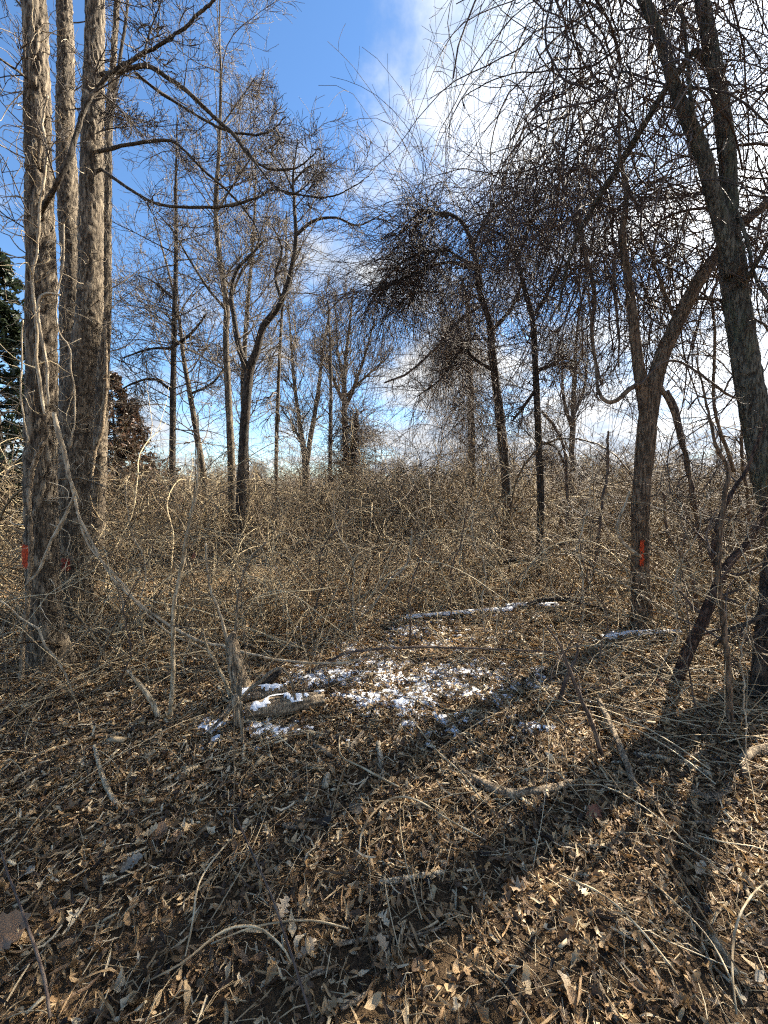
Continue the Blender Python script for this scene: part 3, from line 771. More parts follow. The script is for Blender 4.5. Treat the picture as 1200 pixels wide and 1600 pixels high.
tree('tree', 'vine-laden tree arching left into a dense dark dome of drooping twigs',
    [(795, 885, 20), (793, 800, 20), (788, 720, 19), (780, 640, 18), (770, 560, 16), (765, 505, 13), (748, 452, 10), (741, 418, 8), (716, 402, 6), (692, 388, 5), (658, 404, 3.5), (630, 420, 2.5)], 7.6,
    limbs=[[(752, 450, 9), (742, 400, 8), (728, 355, 7), (705, 335, 6), (680, 335, 5), (655, 350, 4), (640, 372, 2)], [(765, 520, 7), (800, 480, 6), (815, 430, 4), (800, 370, 3)], [(740, 420, 6), (700, 410, 5), (650, 425, 4), (600, 452, 3)],
           [(772, 580, 6), (740, 560, 5), (722, 545, 4), (690, 590, 3), (650, 620, 2)], [(735, 395, 5), (760, 340, 4), (790, 310, 3), (820, 300, 2)], [(700, 340, 4), (660, 330, 3), (620, 370, 2)], [(700, 392, 5), (650, 398, 4), (612, 425, 3), (580, 470, 2)], [(690, 392, 4), (655, 430, 3), (640, 480, 2)]],
    mat='bark_dark', twig='vine_dark', seed=121, sides=18, ring=.07, depth=.014, shoots=(16, (.55, 1), (.12, .25), (40, 90)), limb_shoots=9, levels=((5, .35, .65), (3, .3, .6)), up=-.03, wig=.19, rmin=.003,
    extra=drape(140, .8, 3.0, -.12, .12, 5, .0075, sublen=(.2, .9)))
tree('tree', 'slim nearly black trunk standing alone in the open right of the drooping dome',
    [(838, 920, 15), (843, 860, 15), (845, 780, 15), (842, 700, 14), (839, 630, 13), (836, 560, 13), (832, 500, 12), (822, 460, 11), (814, 430, 9), (803, 398, 7), (791, 374, 6), (770, 360, 4), (750, 350, 2.5)], 6.2,
    limbs=[[(838, 580, 7), (862, 570, 6), (880, 560, 4), (905, 565, 2)], [(836, 610, 6), (815, 640, 5), (800, 660, 3)], [(830, 500, 7), (860, 450, 6), (880, 400, 4), (885, 340, 3)], [(842, 690, 5), (870, 700, 4), (884, 740, 3), (888, 815, 2)], [(808, 405, 5), (830, 350, 4), (840, 300, 3)]],
    mat='bark_dark', twig='vine_dark', seed=122, sides=18, ring=.06, depth=.009, shoots=(18, (.3, 1), (.1, .22), (50, 100)), limb_shoots=8, levels=((7, .4, .75), (5, .35, .75)), up=-.03, wig=.19, rmin=.0026,
    extra=drape(36, .8, 2.8, -.12, .14, 6, sublen=(.2, .8)))
far_tree('brown trunk smothered in hanging vines behind the drooping dome', [(737, 800, 14), (737, 700, 14), (735, 600, 12), (733, 520, 9), (728, 470, 6), (720, 430, 3)], 13, seed=123, twig='twig_grey',
    limbs=[[(735, 560, 7), (715, 520, 5), (700, 510, 4), (690, 560, 2)]], shoots=(20, (.4, 1), (.1, .2), (40, 100)), up=-.1, rmin=.004, extra=drape(420, 1.0, 3.2, -.42, .14, 5, .008, (.35, 1), .0042))
far_tree('far grey tree with upright forks between the black trunk and the mossy leaning trees', [(893, 790, 13), (893, 720, 12), (895, 660, 11), (897, 600, 9), (900, 540, 6), (905, 480, 4)], 16, [[(894, 670, 7), (882, 630, 6), (878, 580, 4), (880, 520, 2)], [(896, 650, 6), (912, 610, 5), (918, 560, 3)]],
    seed=124, shoots=(24, (.3, 1), (.18, .35), (25, 60)), rmin=.005)

# --- right: the two near trees under their curtain of vines
YH = gv(1003, 982)
treeH, CH = tree('tree', 'brown trunk with a red paint mark, forking at head height, standing in the right clearing',
    [(1003, 982, 34), (1001, 930, 32), (1000, 860, 31), (1002, 780, 31), (1008, 700, 31), (1014, 640, 32), (1030, 570, 28), (1055, 510, 26), (1085, 450, 27), (1112, 410, 24), (1150, 360, 21), (1190, 325, 19), (1240, 285, 15)], YH,
    limbs=[[(1010, 650, 24), (1002, 600, 21), (996, 555, 19), (990, 500, 17), (985, 440, 15), (978, 370, 12), (985, 300, 9), (975, 220, 6), (980, 140, 3)],
           [(1008, 596, 9), (985, 607, 9, YH - .1), (965, 625, 8, YH - .15), (948, 628, 7, YH - .15), (935, 610, 5.5, YH - .1), (932, 570, 5), (925, 510, 4), (920, 440, 2.5)],
           [(1030, 600, 9), (1050, 640, 8), (1062, 690, 8), (1072, 720, 7), (1078, 780, 6), (1092, 840, 3)],
           [(1040, 540, 8), (1055, 505, 7), (1035, 450, 6), (1020, 400, 5), (1035, 340, 3)],
           [(1078, 465, 7), (1130, 470, 6, YH - .3), (1180, 500, 5, YH - .6), (1230, 520, 3, YH - .8)]],
    mat='bark_brown', twig='vine_dark', seed=131, sides=48, ring=.02, depth=.007, cell=.03, stretch=3, flare=.4, shoots=(12, (.5, 1), (.1, .25), (40, 90)), limb_shoots=8, levels=((7, .4, .75), (5, .35, .75)), up=-.03, wig=.19, rmin=.002,
    paint=[(.70, .98, -.05, .42, 'paint', 'dripping orange-red paint mark')], lump=.07)
YI = 3.55
treeI, CI = tree('tree', 'thick mossy dark trunk leaning left at the right edge and splitting into two stems',
    [(1268, 1010, 60), (1250, 930, 58), (1222, 830, 56), (1198, 740, 54), (1178, 640, 50), (1164, 560, 48), (1152, 480, 46), (1144, 410, 45), (1136, 350, 38), (1138, 280, 33), (1132, 200, 31), (1118, 110, 29), (1100, 20, 27), (1090, -80, 24), (1075, -260, 18)], YI,
    limbs=[[(1146, 430, 30, YI - .06), (1130, 365, 30, YI - .08), (1112, 300, 29, YI - .1), (1092, 235, 27, YI - .1), (1068, 180, 24, YI - .1), (1048, 130, 22, YI - .1), (1028, 60, 20, YI - .1), (1006, 0, 19, YI - .1), (975, -80, 16, YI - .1), (930, -220, 9, YI)],
           [(1116, 110, 14, YI + .05), (1085, 82, 14, YI + .1), (1062, 110, 13, YI + .2), (1036, 145, 13, YI + .3), (1005, 195, 12, YI + .45), (978, 240, 12, YI + .6), (950, 285, 11, YI + .7), (925, 325, 10, YI + .8), (905, 365, 8, YI + .9), (885, 425, 6, YI + 1), (878, 480, 4, YI + 1)],
           [(1150, 470, 8), (1176, 420, 8, YI - .2), (1198, 380, 7, YI - .3), (1230, 330, 6, YI - .4)],
           [(1140, 300, 7), (1165, 370, 7, YI - .15), (1182, 440, 6, YI - .2), (1215, 480, 5, YI - .3)],
           [(1100, 255, 8), (1082, 170, 8, YI - .2), (1075, 90, 7, YI - .25), (1068, 10, 6, YI - .25), (1050, -70, 4, YI - .2)]],
    mat='bark_green', twig='vine_dark', seed=132, sides=56, ring=.02, depth=.011, cell=.03, stretch=3.2, flare=.3, shoots=(10, (.5, 1), (.08, .2), (40, 90)), limb_shoots=9, levels=((7, .4, .75), (5, .35, .75)), up=-.04, wig=.19, rmin=.0018, lump=.07)
YK = gv(1196, 1090)
tree('tree', 'stubby dark trunk base wound with roots and vines at the bottom right edge', [(1204, 1092, 66), (1203, 1040, 58), (1204, 980, 52), (1210, 910, 48), (1224, 840, 42), (1250, 760, 36), (1290, 690, 28), (1340, 640, 20), (1400, 610, 12)], YK,
    limbs=[[(1195, 960, 10, YK - .05), (1165, 975, 10, YK - .05), (1140, 985, 8, YK), (1118, 1010, 6, YK + .1)]],
    mat='bark_dark', twig='vine_dark', seed=133, sides=44, ring=.025, depth=.012, cell=.03, flare=.5, shoots=(12, (.5, 1), (.1, .25), (40, 90)), limb_shoots=3, levels=((7, .4, .75), (5, .35, .75)), up=-.04, wig=.19, rmin=.002)

def hanging_vines():
    """the curtain of grapevine strands over the right-hand trees"""
    rg = rng_of(71); T = []
    for k in range(14):       # bundles of strands with their side twigs, hung round the origin
        g = Geo(); c = np.array([(0, 0, 0), (.25, 0, .02)], float)
        P, R = spawn(c[None], np.full((1, 2), .011), 5, (0, .1), (1.4, 3.9), (10, 120), 20, .6, -.13, .14, .0030, rg, ab=True)
        P = P - P[:, :1] + rg.normal(0, .24, (5, 1, 3)) * np.array((1, 1.5, .9)); R = R * rg.uniform(.6, 1.9, (5, 1))
        g.tubes(P, R, 4, rg.uniform(0, .6, 5))
        Q, S = spawn(P, R, 7, (.05, 1), (.25, 1.1), (20, 65), 7, .6, -.10, .16, .0021, rg, ab=True); g.tubes(Q, S, 3, rg.uniform(0, .8, len(Q)))
        Q, S = spawn(Q, S, 1, (.2, 1), (.08, .4), (20, 60), 4, .8, -.04, .18, .0017, rg, ab=True); g.tubes(Q, S, 3, rg.uniform(0, .8, len(Q)))
        T.append(g)
    pos = []
    for pts, Y, n in (([(880, -140), (940, -60), (1000, -40), (1060, -60)], 4.6, 110), ([(870, 10), (930, 60), (1010, 110), (1060, 150)], 4.4, 130), ([(860, 150), (920, 210), (980, 250), (1040, 290)], 4.9, 130),
             ([(830, 290), (890, 310), (960, 340), (1040, 370)], 5.6, 140), ([(1040, -80), (1100, -60), (1160, -60), (1240, -40)], 3.7, 45), ([(800, 320), (850, 290), (900, 280), (960, 260)], 6.6, 140),
             ([(880, 400), (950, 430), (1020, 420), (1080, 430)], 5.2, 110), ([(1060, 240), (1120, 300), (1180, 360), (1230, 420)], 4.2, 55), ([(900, -260), (960, -220), (1060, -210), (1160, -220)], 5.2, 90),
             ([(930, 500), (1000, 500), (1060, 510), (1130, 540)], 5.6, 45), ([(1160, 120), (1190, 200), (1230, 300)], 4.6, 30), ([(690, 500), (720, 480), (760, 470)], 11, 26), ([(1230, 260), (1330, 200), (1430, 150)], 3.9, 40)):  # last row, out of view at right, added to dapple the ground with shadow
        c = catmull(np.array([at(u, v, Y + rg.uniform(-.3, .3)) for u, v in pts]), 40)
        n = max(3, int(n / 7.6)); pos.append(c[(np.arange(n) * 39.9 / n + rg.random(n) * 39 / n).astype(int)] + rg.normal(0, .1, (n, 3)) * np.array((1, 2.5, .8)))
    pos = np.concatenate(pos); n = len(pos)
    rot = np.stack([rg.normal(0, .12, n), rg.normal(0, .12, n), rg.uniform(0, 6.283, n)], -1)
    return tag(instanced('hanging_vines', T, M['vine_dark'], pos, rot, rg.uniform(.7, 1.15, n), rg.integers(0, 14, n), rg.uniform(0, .3, n)), 'curtain of thin dark grapevines hanging from the right-hand trees', 'vines', kind='stuff')
hanging_vines()

# ------------------------------------------------------------------ single vines, stems and saplings
def stem(name, label, cat, pts, Y, mat, sides=9, shoots=0, seed=1, group=None, ground=True, ln=(.1, .4), depth=.002, twig='cane', wob=.004, up=0.0):
    rg = rng_of(seed)
    q = px_path(pts, Y)
    if ground:
        q[0, 2] = float(hgt(q[0, 0], q[0, 1])) - .03
    D = catmull(q, max(10, int(np.linalg.norm(np.diff(q[:, :3], axis=0), axis=1).sum() / .03)))
    D[:, :3] += np.cumsum(rg.normal(0, wob * .5, (len(D), 3)), 0) * np.minimum(1, np.linspace(0, 4, len(D)))[:, None]
    base = D[0, :3].copy()
    g = Geo(); bark_tube(g, D[:, :3], np.maximum(D[:, 3], .0015), sides, depth, .012, 4, seed, 0, .1)
    if not shoots:
        return tag(g.build(name, M[mat], origin=base), label, cat, group)
    root = thing(name, label, cat, base, group)
    g.build('stem', M[mat], root, origin=base)
    g = Geo()
    P, R = spawn(D[None, :, :3], D[None, :, 3], shoots, (.15, 1), ln, (30, 80), 7, .5, up, .25, .0016, rg, ab=True)
    g.tubes(P, R, 4, rg.uniform(.2, 1, len(P)))
    P, R = spawn(P, R, 2, (.2, 1), (.05, .2), (30, 70), 4, .7, up, .25, .0013, rg, ab=True)
    g.tubes(P, R, 3, rg.uniform(.2, 1, len(P)))
    g.build('twigs', M[twig], root, origin=base)['kind'] = 'stuff'
    return root

YV = YA - .28
GV = 'vines climbing the big left trunk'
stem('climbing_vine', 'pale vine running straight down the left edge of the vine-wrapped trunk', 'vine', [(32, 1062, 11), (36, 1000, 10), (40, 930, 9), (42, 860, 9), (40, 800, 9), (44, 740, 9), (56, 705, 10), (64, 688, 9)], YV, 'wood_old', seed=201, group=GV, depth=.004)
stem('climbing_vine', 'forked pale vine leaving the left trunk towards the forked trunk at mid height', 'vine', [(84, 645, 7), (92, 680, 9), (102, 715, 8), (108, 745, 7), (116, 775, 5.5), (128, 830, 5), (150, 868, 4), (185, 905, 3.5), (215, 945, 3.5), (265, 990, 3), (330, 1020, 2.5)], YV, 'vine_pale', seed=202, group=GV, ground=False, shoots=7)
stem('climbing_vine', 'pale vine making a square hook high on the vine-wrapped left trunk', 'vine', [(94, 461, 4), (72, 460, 7), (60, 472, 7), (62, 510, 6), (68, 545, 6), (74, 575, 5), (80, 640, 5)], YV, 'vine_pale', seed=203, group=GV, ground=False)
stem('climbing_vine', 'pale vine snaking up the upper part of the left trunk', 'vine', [(70, 650, 5), (62, 600, 6), (56, 555, 6), (54, 500, 6), (48, 440, 6), (55, 400, 5), (60, 350, 6), (68, 300, 5), (74, 240, 5), (66, 190, 4), (76, 150, 4)], YV, 'vine_pale', seed=204, group=GV, ground=False, shoots=10)
stem('climbing_vine', 'thin vine arching from the left trunk to the ground in front of its roots', 'vine', [(118, 1065, 4), (95, 1042, 4), (72, 1010, 5), (62, 985, 5), (40, 972, 4), (10, 945, 4), (-20, 930, 3)], YV - .2, 'vine_pale', seed=205, group=GV, shoots=5)
stem('climbing_vine', 'brown vine slanting across the lower left trunk from its base', 'vine', [(40, 915, 4), (62, 890, 6), (78, 850, 6), (95, 820, 7), (110, 790, 6), (120, 770, 5)], YV, 'vine_pale', seed=206, group=GV, ground=False)
stem('climbing_vine', 'long vine dangling between the left trunk and the forked trunk', 'vine', [(100, 350, 3), (98, 410, 3.5), (88, 470, 3.5), (92, 520, 3), (106, 545, 3.5), (112, 590, 3.5), (118, 650, 3), (112, 700, 3.5)], YV + .05, 'vine_pale', seed=207, group=GV, ground=False, shoots=8)
stem('climbing_vine', 'loose looping vine beside the left edge of the vine-wrapped trunk', 'vine', [(36, 500, 3), (32, 560, 3.5), (33, 620, 3.5), (38, 660, 3.5), (46, 690, 3)], YV, 'vine_pale', seed=208, group=GV, ground=False, shoots=4)
stem('climbing_vine', 'twisted dark vine hugging the slimmer trunk behind the forked one', 'vine', [(142, 745, 8), (148, 705, 9), (160, 670, 9), (166, 630, 8), (168, 560, 6), (166, 500, 4)], YC - .2, 'wood_old', seed=209, group=GV, ground=False, depth=.004)
rgv = rng_of(77)
gt = Geo()   # fine clinging vine hairs and twiglets round the left trunks
for C_, n_ in ((CA, 210), (CB, 120), (CC, 60)):
    P_, R_ = spawn(C_[None, :, :3], np.full((1, len(C_)), .004), n_, (.02, .75), (.12, .5), (70, 110), 8, .9, -.06, .35, .0015, rgv, ab=True)
    off = norm(P_[:, 3] - P_[:, 0]); off[:, 1] = -np.abs(off[:, 1]); rr_ = np.interp(P_[:, 0, 2], C_[:, 2], C_[:, 3])
    P_ = P_ + off[:, None, :] * rr_[:, None, None] * .9
    gt.tubes(P_, R_ * rgv.uniform(.7, 1.6, len(P_))[:, None], 4, rgv.uniform(.2, 1, len(P_)))
tag(gt.build('vine_twiglets', M['vine_pale']), 'fine pale vine twiglets clinging round the big left trunks', 'vines', kind='stuff')

stem('sapling', 'straight pale sapling in front of the left thicket', 'sapling', [(266, 1122, 8), (270, 1040, 8), (276, 950, 7.5), (290, 880, 7), (302, 815, 6), (316, 755, 5), (320, 700, 3.5), (319, 640, 2)], gv(266, 1122), 'wood_pale', seed=211, shoots=9, ln=(.1, .3), depth=.001)
stem('broken_cane', 'pale broken cane leaning in front of the sapling\'s foot', 'cane', [(252, 1122, 11), (236, 1096, 10), (215, 1068, 8), (196, 1045, 4)], gv(252, 1122), 'wood_pale', seed=212, depth=.002)
stem('bramble_cane', 'long thin cane sloping from the left trunks down to the stump', 'cane', [(120, 800, 4), (170, 895, 5), (230, 955, 5), (300, 995, 5.5), (350, 1010, 5), (430, 1030, 4.5), (520, 1035, 4), (560, 1030, 3)], 3.0, 'vine_pale', seed=213, ground=False, shoots=6)
stem('shrub', 'forked brown shrub stem rising left of the stump', 'shrub', [(140, 1062, 8), (158, 1020, 7), (172, 990, 6.5), (184, 968, 6), (188, 945, 5), (175, 915, 4), (160, 890, 3)], gv(140, 1062), 'wood_old', seed=214, shoots=14, ln=(.2, .7))
stem('shrub', 'pale bare stem with an elbow beside the broken stump', 'shrub', [(364, 1088, 8), (350, 1060, 7), (335, 1030, 6), (322, 1005, 5), (318, 985, 3)], gv(364, 1092), 'wood_pale', seed=215, shoots=3)
stem('shrub', 'thin forked stem rising behind the broken stump', 'shrub', [(357, 1010, 6), (345, 970, 5), (335, 940, 5), (322, 900, 4), (318, 850, 3)], 2.9, 'vine_pale', seed=216, ground=False, shoots=8)
stem('shrub', 'dark spindly stem growing from the broken top of the stump', 'shrub', [(368, 995, 6), (372, 950, 6), (378, 905, 5), (395, 870, 4), (420, 845, 3)], 2.75, 'wood_old', seed=217, ground=False, shoots=10)
stem('arched_vine', 'brown vine arching like a bow over the snowy log', 'vine', [(345, 1122, 7), (375, 1092, 7), (402, 1068, 7.5), (425, 1047, 7), (438, 1041, 6), (450, 1048, 5), (460, 1068, 5), (464, 1088, 5)], gv(352, 1120), 'wood_old', seed=218)
stem('bramble_cane', 'long dark cane rising from the snow towards the middle thicket', 'cane', [(478, 1052, 5), (520, 1030, 5), (555, 1018, 4.5), (640, 1015, 4), (760, 1020, 3.5), (860, 1022, 3)], 3.1, 'vine_dark', seed=219, ground=False, shoots=5)
stem('bramble_cane', 'pale crooked cane in the middle of the thicket pointing up right', 'cane', [(555, 975, 4), (590, 935, 4.5), (610, 905, 5), (632, 885, 5), (640, 850, 4), (642, 830, 3)], 4.6, 'vine_pale', seed=220, ground=False, shoots=4)
# right side stems
YJ = gv(1060, 1062)
stem('leaning_stem', 'thick dark red-brown stem leaning right with an upright fork', 'tree', [(1056, 1062, 24), (1078, 1010, 22), (1098, 965, 20), (1115, 925, 19), (1130, 890, 18), (1150, 865, 15), (1175, 835, 13), (1200, 790, 12), (1225, 740, 10)], YJ, 'wood_red', sides=18, seed=231, depth=.006, shoots=6, ln=(.2, .6), twig='vine_dark')
stem('leaning_stem', 'dark upright stem splitting off the leaning red-brown stem', 'tree', [(1124, 895, 13), (1116, 870, 12), (1118, 830, 11), (1130, 790, 10), (1148, 755, 9), (1165, 725, 7), (1190, 660, 5)], YJ, 'wood_red', sides=14, seed=232, ground=False, depth=.005, shoots=4, ln=(.2, .6), twig='vine_dark')
stem('sapling', 'smooth pale brown stem crossing in front of the leaning red-brown stem', 'sapling', [(1142, 1135, 13), (1138, 1060, 12), (1130, 990, 11), (1122, 920, 11), (1120, 860, 10), (1126, 800, 9), (1132, 740, 9), (1115, 700, 7), (1100, 640, 5), (1085, 560, 3)], gv(1142, 1135), 'bark_brown', sides=14, seed=233, depth=.003, shoots=9, ln=(.2, .7), twig='vine_dark')
stem('shrub', 'grey-brown stem between the red-marked trunk and the leaning stem', 'shrub', [(1088, 985, 9), (1085, 930, 8), (1072, 880, 8), (1050, 850, 7), (1040, 820, 5), (1036, 770, 4)], 4.2, 'vine_dark', seed=234, shoots=9, ln=(.2, .6), twig='twig_grey')
stem('shrub', 'slim upright brown stem at the right edge behind the leaning stem', 'shrub', [(1172, 950, 9), (1168, 890, 9), (1172, 830, 8), (1168, 770, 7), (1160, 700, 6), (1165, 620, 4)], 4.6, 'bark_brown', seed=235, shoots=9, ln=(.2, .6), twig='vine_dark')
stem('hanging_vine', 'dark vine curving down from the red-marked trunk into the clearing', 'vine', [(1000, 870, 7), (975, 850, 7), (966, 830, 6), (968, 810, 5), (985, 770, 4)], YH - .25, 'vine_pale', seed=236, ground=False)
stem('shrub', 'dark kinked stem rising in the clearing left of the red-marked trunk', 'shrub', [(898, 952, 6), (910, 935, 6), (930, 900, 5), (935, 860, 5), (940, 800, 5), (950, 740, 5), (952, 675, 4)], gv(898, 952), 'vine_dark', seed=237, shoots=10, ln=(.2, .7), twig='vine_dark', wob=.008)
stem('bramble_cane', 'long grey cane sloping right in front of the red-marked trunk', 'cane', [(930, 890, 3), (985, 920, 4), (1030, 945, 5), (1075, 968, 5), (1120, 992, 4)], 3.9, 'vine_pale', seed=238, ground=False, shoots=3)
stem('fallen_bough', 'dark bough arching low across the right clearing', 'branch', [(824, 945, 7), (850, 938, 8), (890, 940, 8), (930, 950, 7), (965, 968, 7), (990, 990, 6), (1005, 1010, 4)], 4.4, 'bark_dark', seed=239, ground=False, depth=.004, shoots=5, ln=(.15, .4), twig='vine_dark')
stem('bramble_cane', 'dark cane leaning left in the right foreground, thick at its foot', 'cane', [(943, 1180, 10), (925, 1135, 9), (905, 1090, 8), (888, 1045, 7), (876, 1010, 5), (850, 975, 3)], gv(943, 1180), 'vine_dark', seed=240, shoots=5, ln=(.1, .4), twig='vine_dark')
stem('bramble_cane', 'short dark cane crossing the middle of the right foreground', 'cane', [(872, 1095, 8), (885, 1060, 8), (900, 1030, 6), (903, 1005, 4)], gv(872, 1095), 'vine_dark', seed=241)
stem('fallen_bough', 'dark fallen bough propped between the vine-hung trunks', 'branch', [(752, 888, 10), (775, 880, 10), (810, 876, 10), (850, 862, 9), (890, 842, 7), (930, 815, 5)], 6.6, 'bark_dark', seed=242, ground=False, depth=.006, shoots=10, ln=(.3, .9), twig='vine_dark')
stem('hanging_vine', 'long grey vine sagging between the red-marked trunk and the mossy leaning trunk', 'vine', [(1000, 602, 4), (1030, 570, 5), (1060, 562, 5), (1100, 585, 5), (1150, 618, 5), (1200, 622, 4), (1240, 610, 4)], 3.9, 'vine_dark', seed=243, ground=False, shoots=8, ln=(.15, .5), twig='vine_dark')
stem('hanging_vine', 'smooth pale vine hanging straight between the two right-hand trunks', 'vine', [(1112, 470, 5), (1118, 540, 5.5), (1116, 610, 6), (1122, 660, 6), (1135, 700, 7), (1150, 740, 7)], 4.3, 'bark_brown', seed=244, ground=False, shoots=6, ln=(.15, .5), twig='vine_dark')
stem('hanging_vine', 'dark vine dropping in kinks from the fork of the red-marked trunk', 'vine', [(1042, 610, 7), (1056, 640, 8), (1064, 690, 8), (1070, 730, 7), (1082, 770, 6), (1090, 830, 5), (1096, 880, 4)], 4.1, 'vine_dark', seed=245, ground=False, shoots=8, ln=(.2, .6), twig='vine_dark')
stem('hanging_vine', 'thin vine looping like a hook beside the mossy leaning trunk', 'vine', [(1075, 640, 4), (1090, 620, 4), (1110, 622, 4), (1128, 615, 4), (1140, 590, 4), (1165, 560, 3)], 4.0, 'vine_dark', seed=246, ground=False, shoots=5, ln=(.15, .4), twig='vine_dark')
stem('hanging_vine', 'dark vine with a long dangling end left of the forked red-marked trunk', 'vine', [(962, 380, 5), (958, 440, 6), (962, 490, 5), (965, 540, 4), (963, 575, 3)], 4.4, 'vine_dark', seed=247, ground=False, shoots=6, ln=(.1, .3), twig='vine_dark')
stem('hanging_vine', 'thick dark vine snaking down through the curtain towards the curled branch', 'vine', [(905, 330, 6), (915, 400, 7), (928, 460, 7), (925, 520, 6), (932, 570, 6), (940, 605, 5)], 4.7, 'vine_dark', seed=248, ground=False, shoots=8, ln=(.2, .6), twig='vine_dark')
stem('hanging_vine', 'long slack vine reaching left from the dome to the middle gap', 'vine', [(748, 480, 5, 7.4), (720, 500, 5, 7.4), (700, 520, 4.5, 7.3), (675, 550, 4, 7.2), (640, 580, 3.5, 7.0), (600, 598, 3, 7.0)], 7.2, 'vine_dark', seed=249, ground=False, shoots=9, ln=(.2, .7), twig='vine_dark')
stem('hanging_vine', 'dark vine curving from the black trunk down to the clearing floor', 'vine', [(846, 642, 5), (868, 668, 5), (882, 700, 5), (886, 750, 4.5), (890, 812, 4)], 5.9, 'vine_dark', seed=250, ground=False, shoots=5, ln=(.15, .4), twig='vine_dark')
for k, (u, v, hh, lean) in enumerate(((905, 1000, 300, 20), (960, 1080, 240, -60), (1030, 1050, 260, 50), (1090, 1120, 330, -30), (1165, 1190, 380, 20), (700, 985, 200, 30), (560, 1000, 230, -40), (480, 980, 220, 60), (230, 1020, 260, -50), (180, 1080, 260, 60), (760, 1000, 210, -30), (640, 1010, 170, 20))):
    Yk = gv(u, v)
    where = ['just left of the red-marked trunk', 'below the red-marked trunk', 'between the red-marked trunk and the leaning stem', 'in front of the leaning red-brown stem', 'at the right edge of the foreground litter',
             'by the snowy logs', 'behind the snow patch in the middle', 'behind the arched vine', 'beside the sapling on its left', 'in front of the forked grey trunk', 'right of the snow, before the vine-hung trees', 'at the far edge of the main snow patch'][k]
    stem('thin_shrub', 'thin bare shrub ' + where, 'shrub', [(u, v, 3.6), (u + lean * .3, v - hh * .25, 3.2), (u + lean * .2, v - hh * .5, 2.8), (u + lean * .75, v - hh * .75, 2.2), (u + lean, v - hh, 1.2)], Yk, 'vine_dark' if k % 2 else 'vine_pale', seed=260 + k, shoots=22, ln=(.15, .8), wob=.012, group='thin bare shrubs in the clearing', twig='cane', up=.03)

# ------------------------------------------------------------------ broken stump and snowy logs
def log(name, label, cat, pts, mat, sides=20, depth=.006, seed=1, Y=None, on_ground=True, lift=0.0, cell=.02, ring=.012, lump=.12, group=None, stubs=0):
    rows = []
    for p in pts:
        c = gat(p[0], p[1]) if Y is None else at(p[0], p[1], Y)
        r = p[2] / 2 / F * c[1] / 1.12
        c = c + np.array((0, 0, (r * .75 if on_ground else 0) + lift + (p[3] if len(p) > 3 else 0)))
        rows.append((*c, r))
    q = np.array(rows); L = np.linalg.norm(np.diff(q[:, :3], axis=0), axis=1).sum()
    D = catmull(q, max(8, int(L / ring)))
    g = Geo(); bark_tube(g, D[:, :3], D[:, 3], sides, depth, cell, 5, seed, 0, lump)
    if stubs:
        rg = rng_of(seed + 9); P, R = spawn(D[None, :, :3], D[None, :, 3], stubs, (.12, .9), (.015, .07), (30, 70), 4, .55, .05, .2, .0015, rg, ab=True)
        g.tubes(P, R, 5, .5, cap=True)
    base = D[0, :3].copy()
    o = tag(g.build(name, M[mat], origin=base), label, cat, group)
    return o, D

log('broken_stump', 'weathered broken stump standing upright beside the snowy logs', 'stump', [(380, 1092, 40), (376, 1070, 33), (368, 1040, 28), (363, 1015, 25), (362, 1000, 21), (366, 988, 10)], 'wood_old', 30, .012, 301, Y=gv(378, 1094), on_ground=False, ring=.008)
_, LG1 = log('snowy_log', 'rotten grey log topped with snow at the foot of the broken stump', 'log', [(384, 1124, 30), (410, 1120, 33), (450, 1113, 32), (480, 1107, 28), (506, 1102, 24)], 'wood_old', 30, .010, 302, lift=.01)
_, LG2 = log('snowy_log', 'shorter snow-topped log lying just behind the larger snowy log', 'log', [(378, 1104, 24), (410, 1098, 24), (448, 1090, 20)], 'wood_old', 24, .008, 303, lift=.03)
log('stump_splinter', 'grey slab of dead wood standing against the left end of the snowy log', 'wood', [(374, 1136, 12), (371, 1115, 16), (368, 1096, 15), (366, 1086, 10)], 'wood_old', 14, .004, 304, Y=gv(372, 1138), on_ground=False)
log('stick', 'thin upright stick planted in front of the snowy log', 'stick', [(379, 1168, 6), (378, 1130, 6), (377, 1097, 6)], 'wood_old', 9, .002, 305, Y=gv(379, 1168), on_ground=False)
log('curled_bark', 'dark curved slab of bark under the arched vine', 'bark', [(408, 1088, 20), (416, 1066, 22), (430, 1052, 18), (440, 1046, 10)], 'bark_dark', 18, .008, 306, Y=gv(420, 1085), on_ground=False)
log('stick', 'brown stick leaning downhill from the stump across the snow', 'stick', [(325, 1148, 8), (345, 1128, 9), (362, 1108, 8, .04)], 'wood_old', 10, .003, 307)
LOGS = [('snowy_log', 'long thin log carrying a broken line of snow in the clearing', [(635, 970, 9), (690, 966, 10), (750, 961, 10), (800, 957, 9)], 311), ('snowy_log', 'snow-covered log end nearest the black trunk', [(790, 952, 9), (830, 952, 11), (872, 951, 9)], 312),
        ('snowy_log', 'thin bare log lying below the snowy ones in the clearing', [(740, 972, 8), (790, 982, 8), (840, 990, 6)], 313), ('snowy_log', 'low dark log with snow by the foot of the red-marked trunk', [(940, 1003, 10), (990, 996, 10), (1062, 992, 7)], 314)]
LD = [LG1, LG2] + [log(nm, lb, 'log', p, 'wood_old', 14, .006, sd)[1] for nm, lb, p, sd in LOGS]

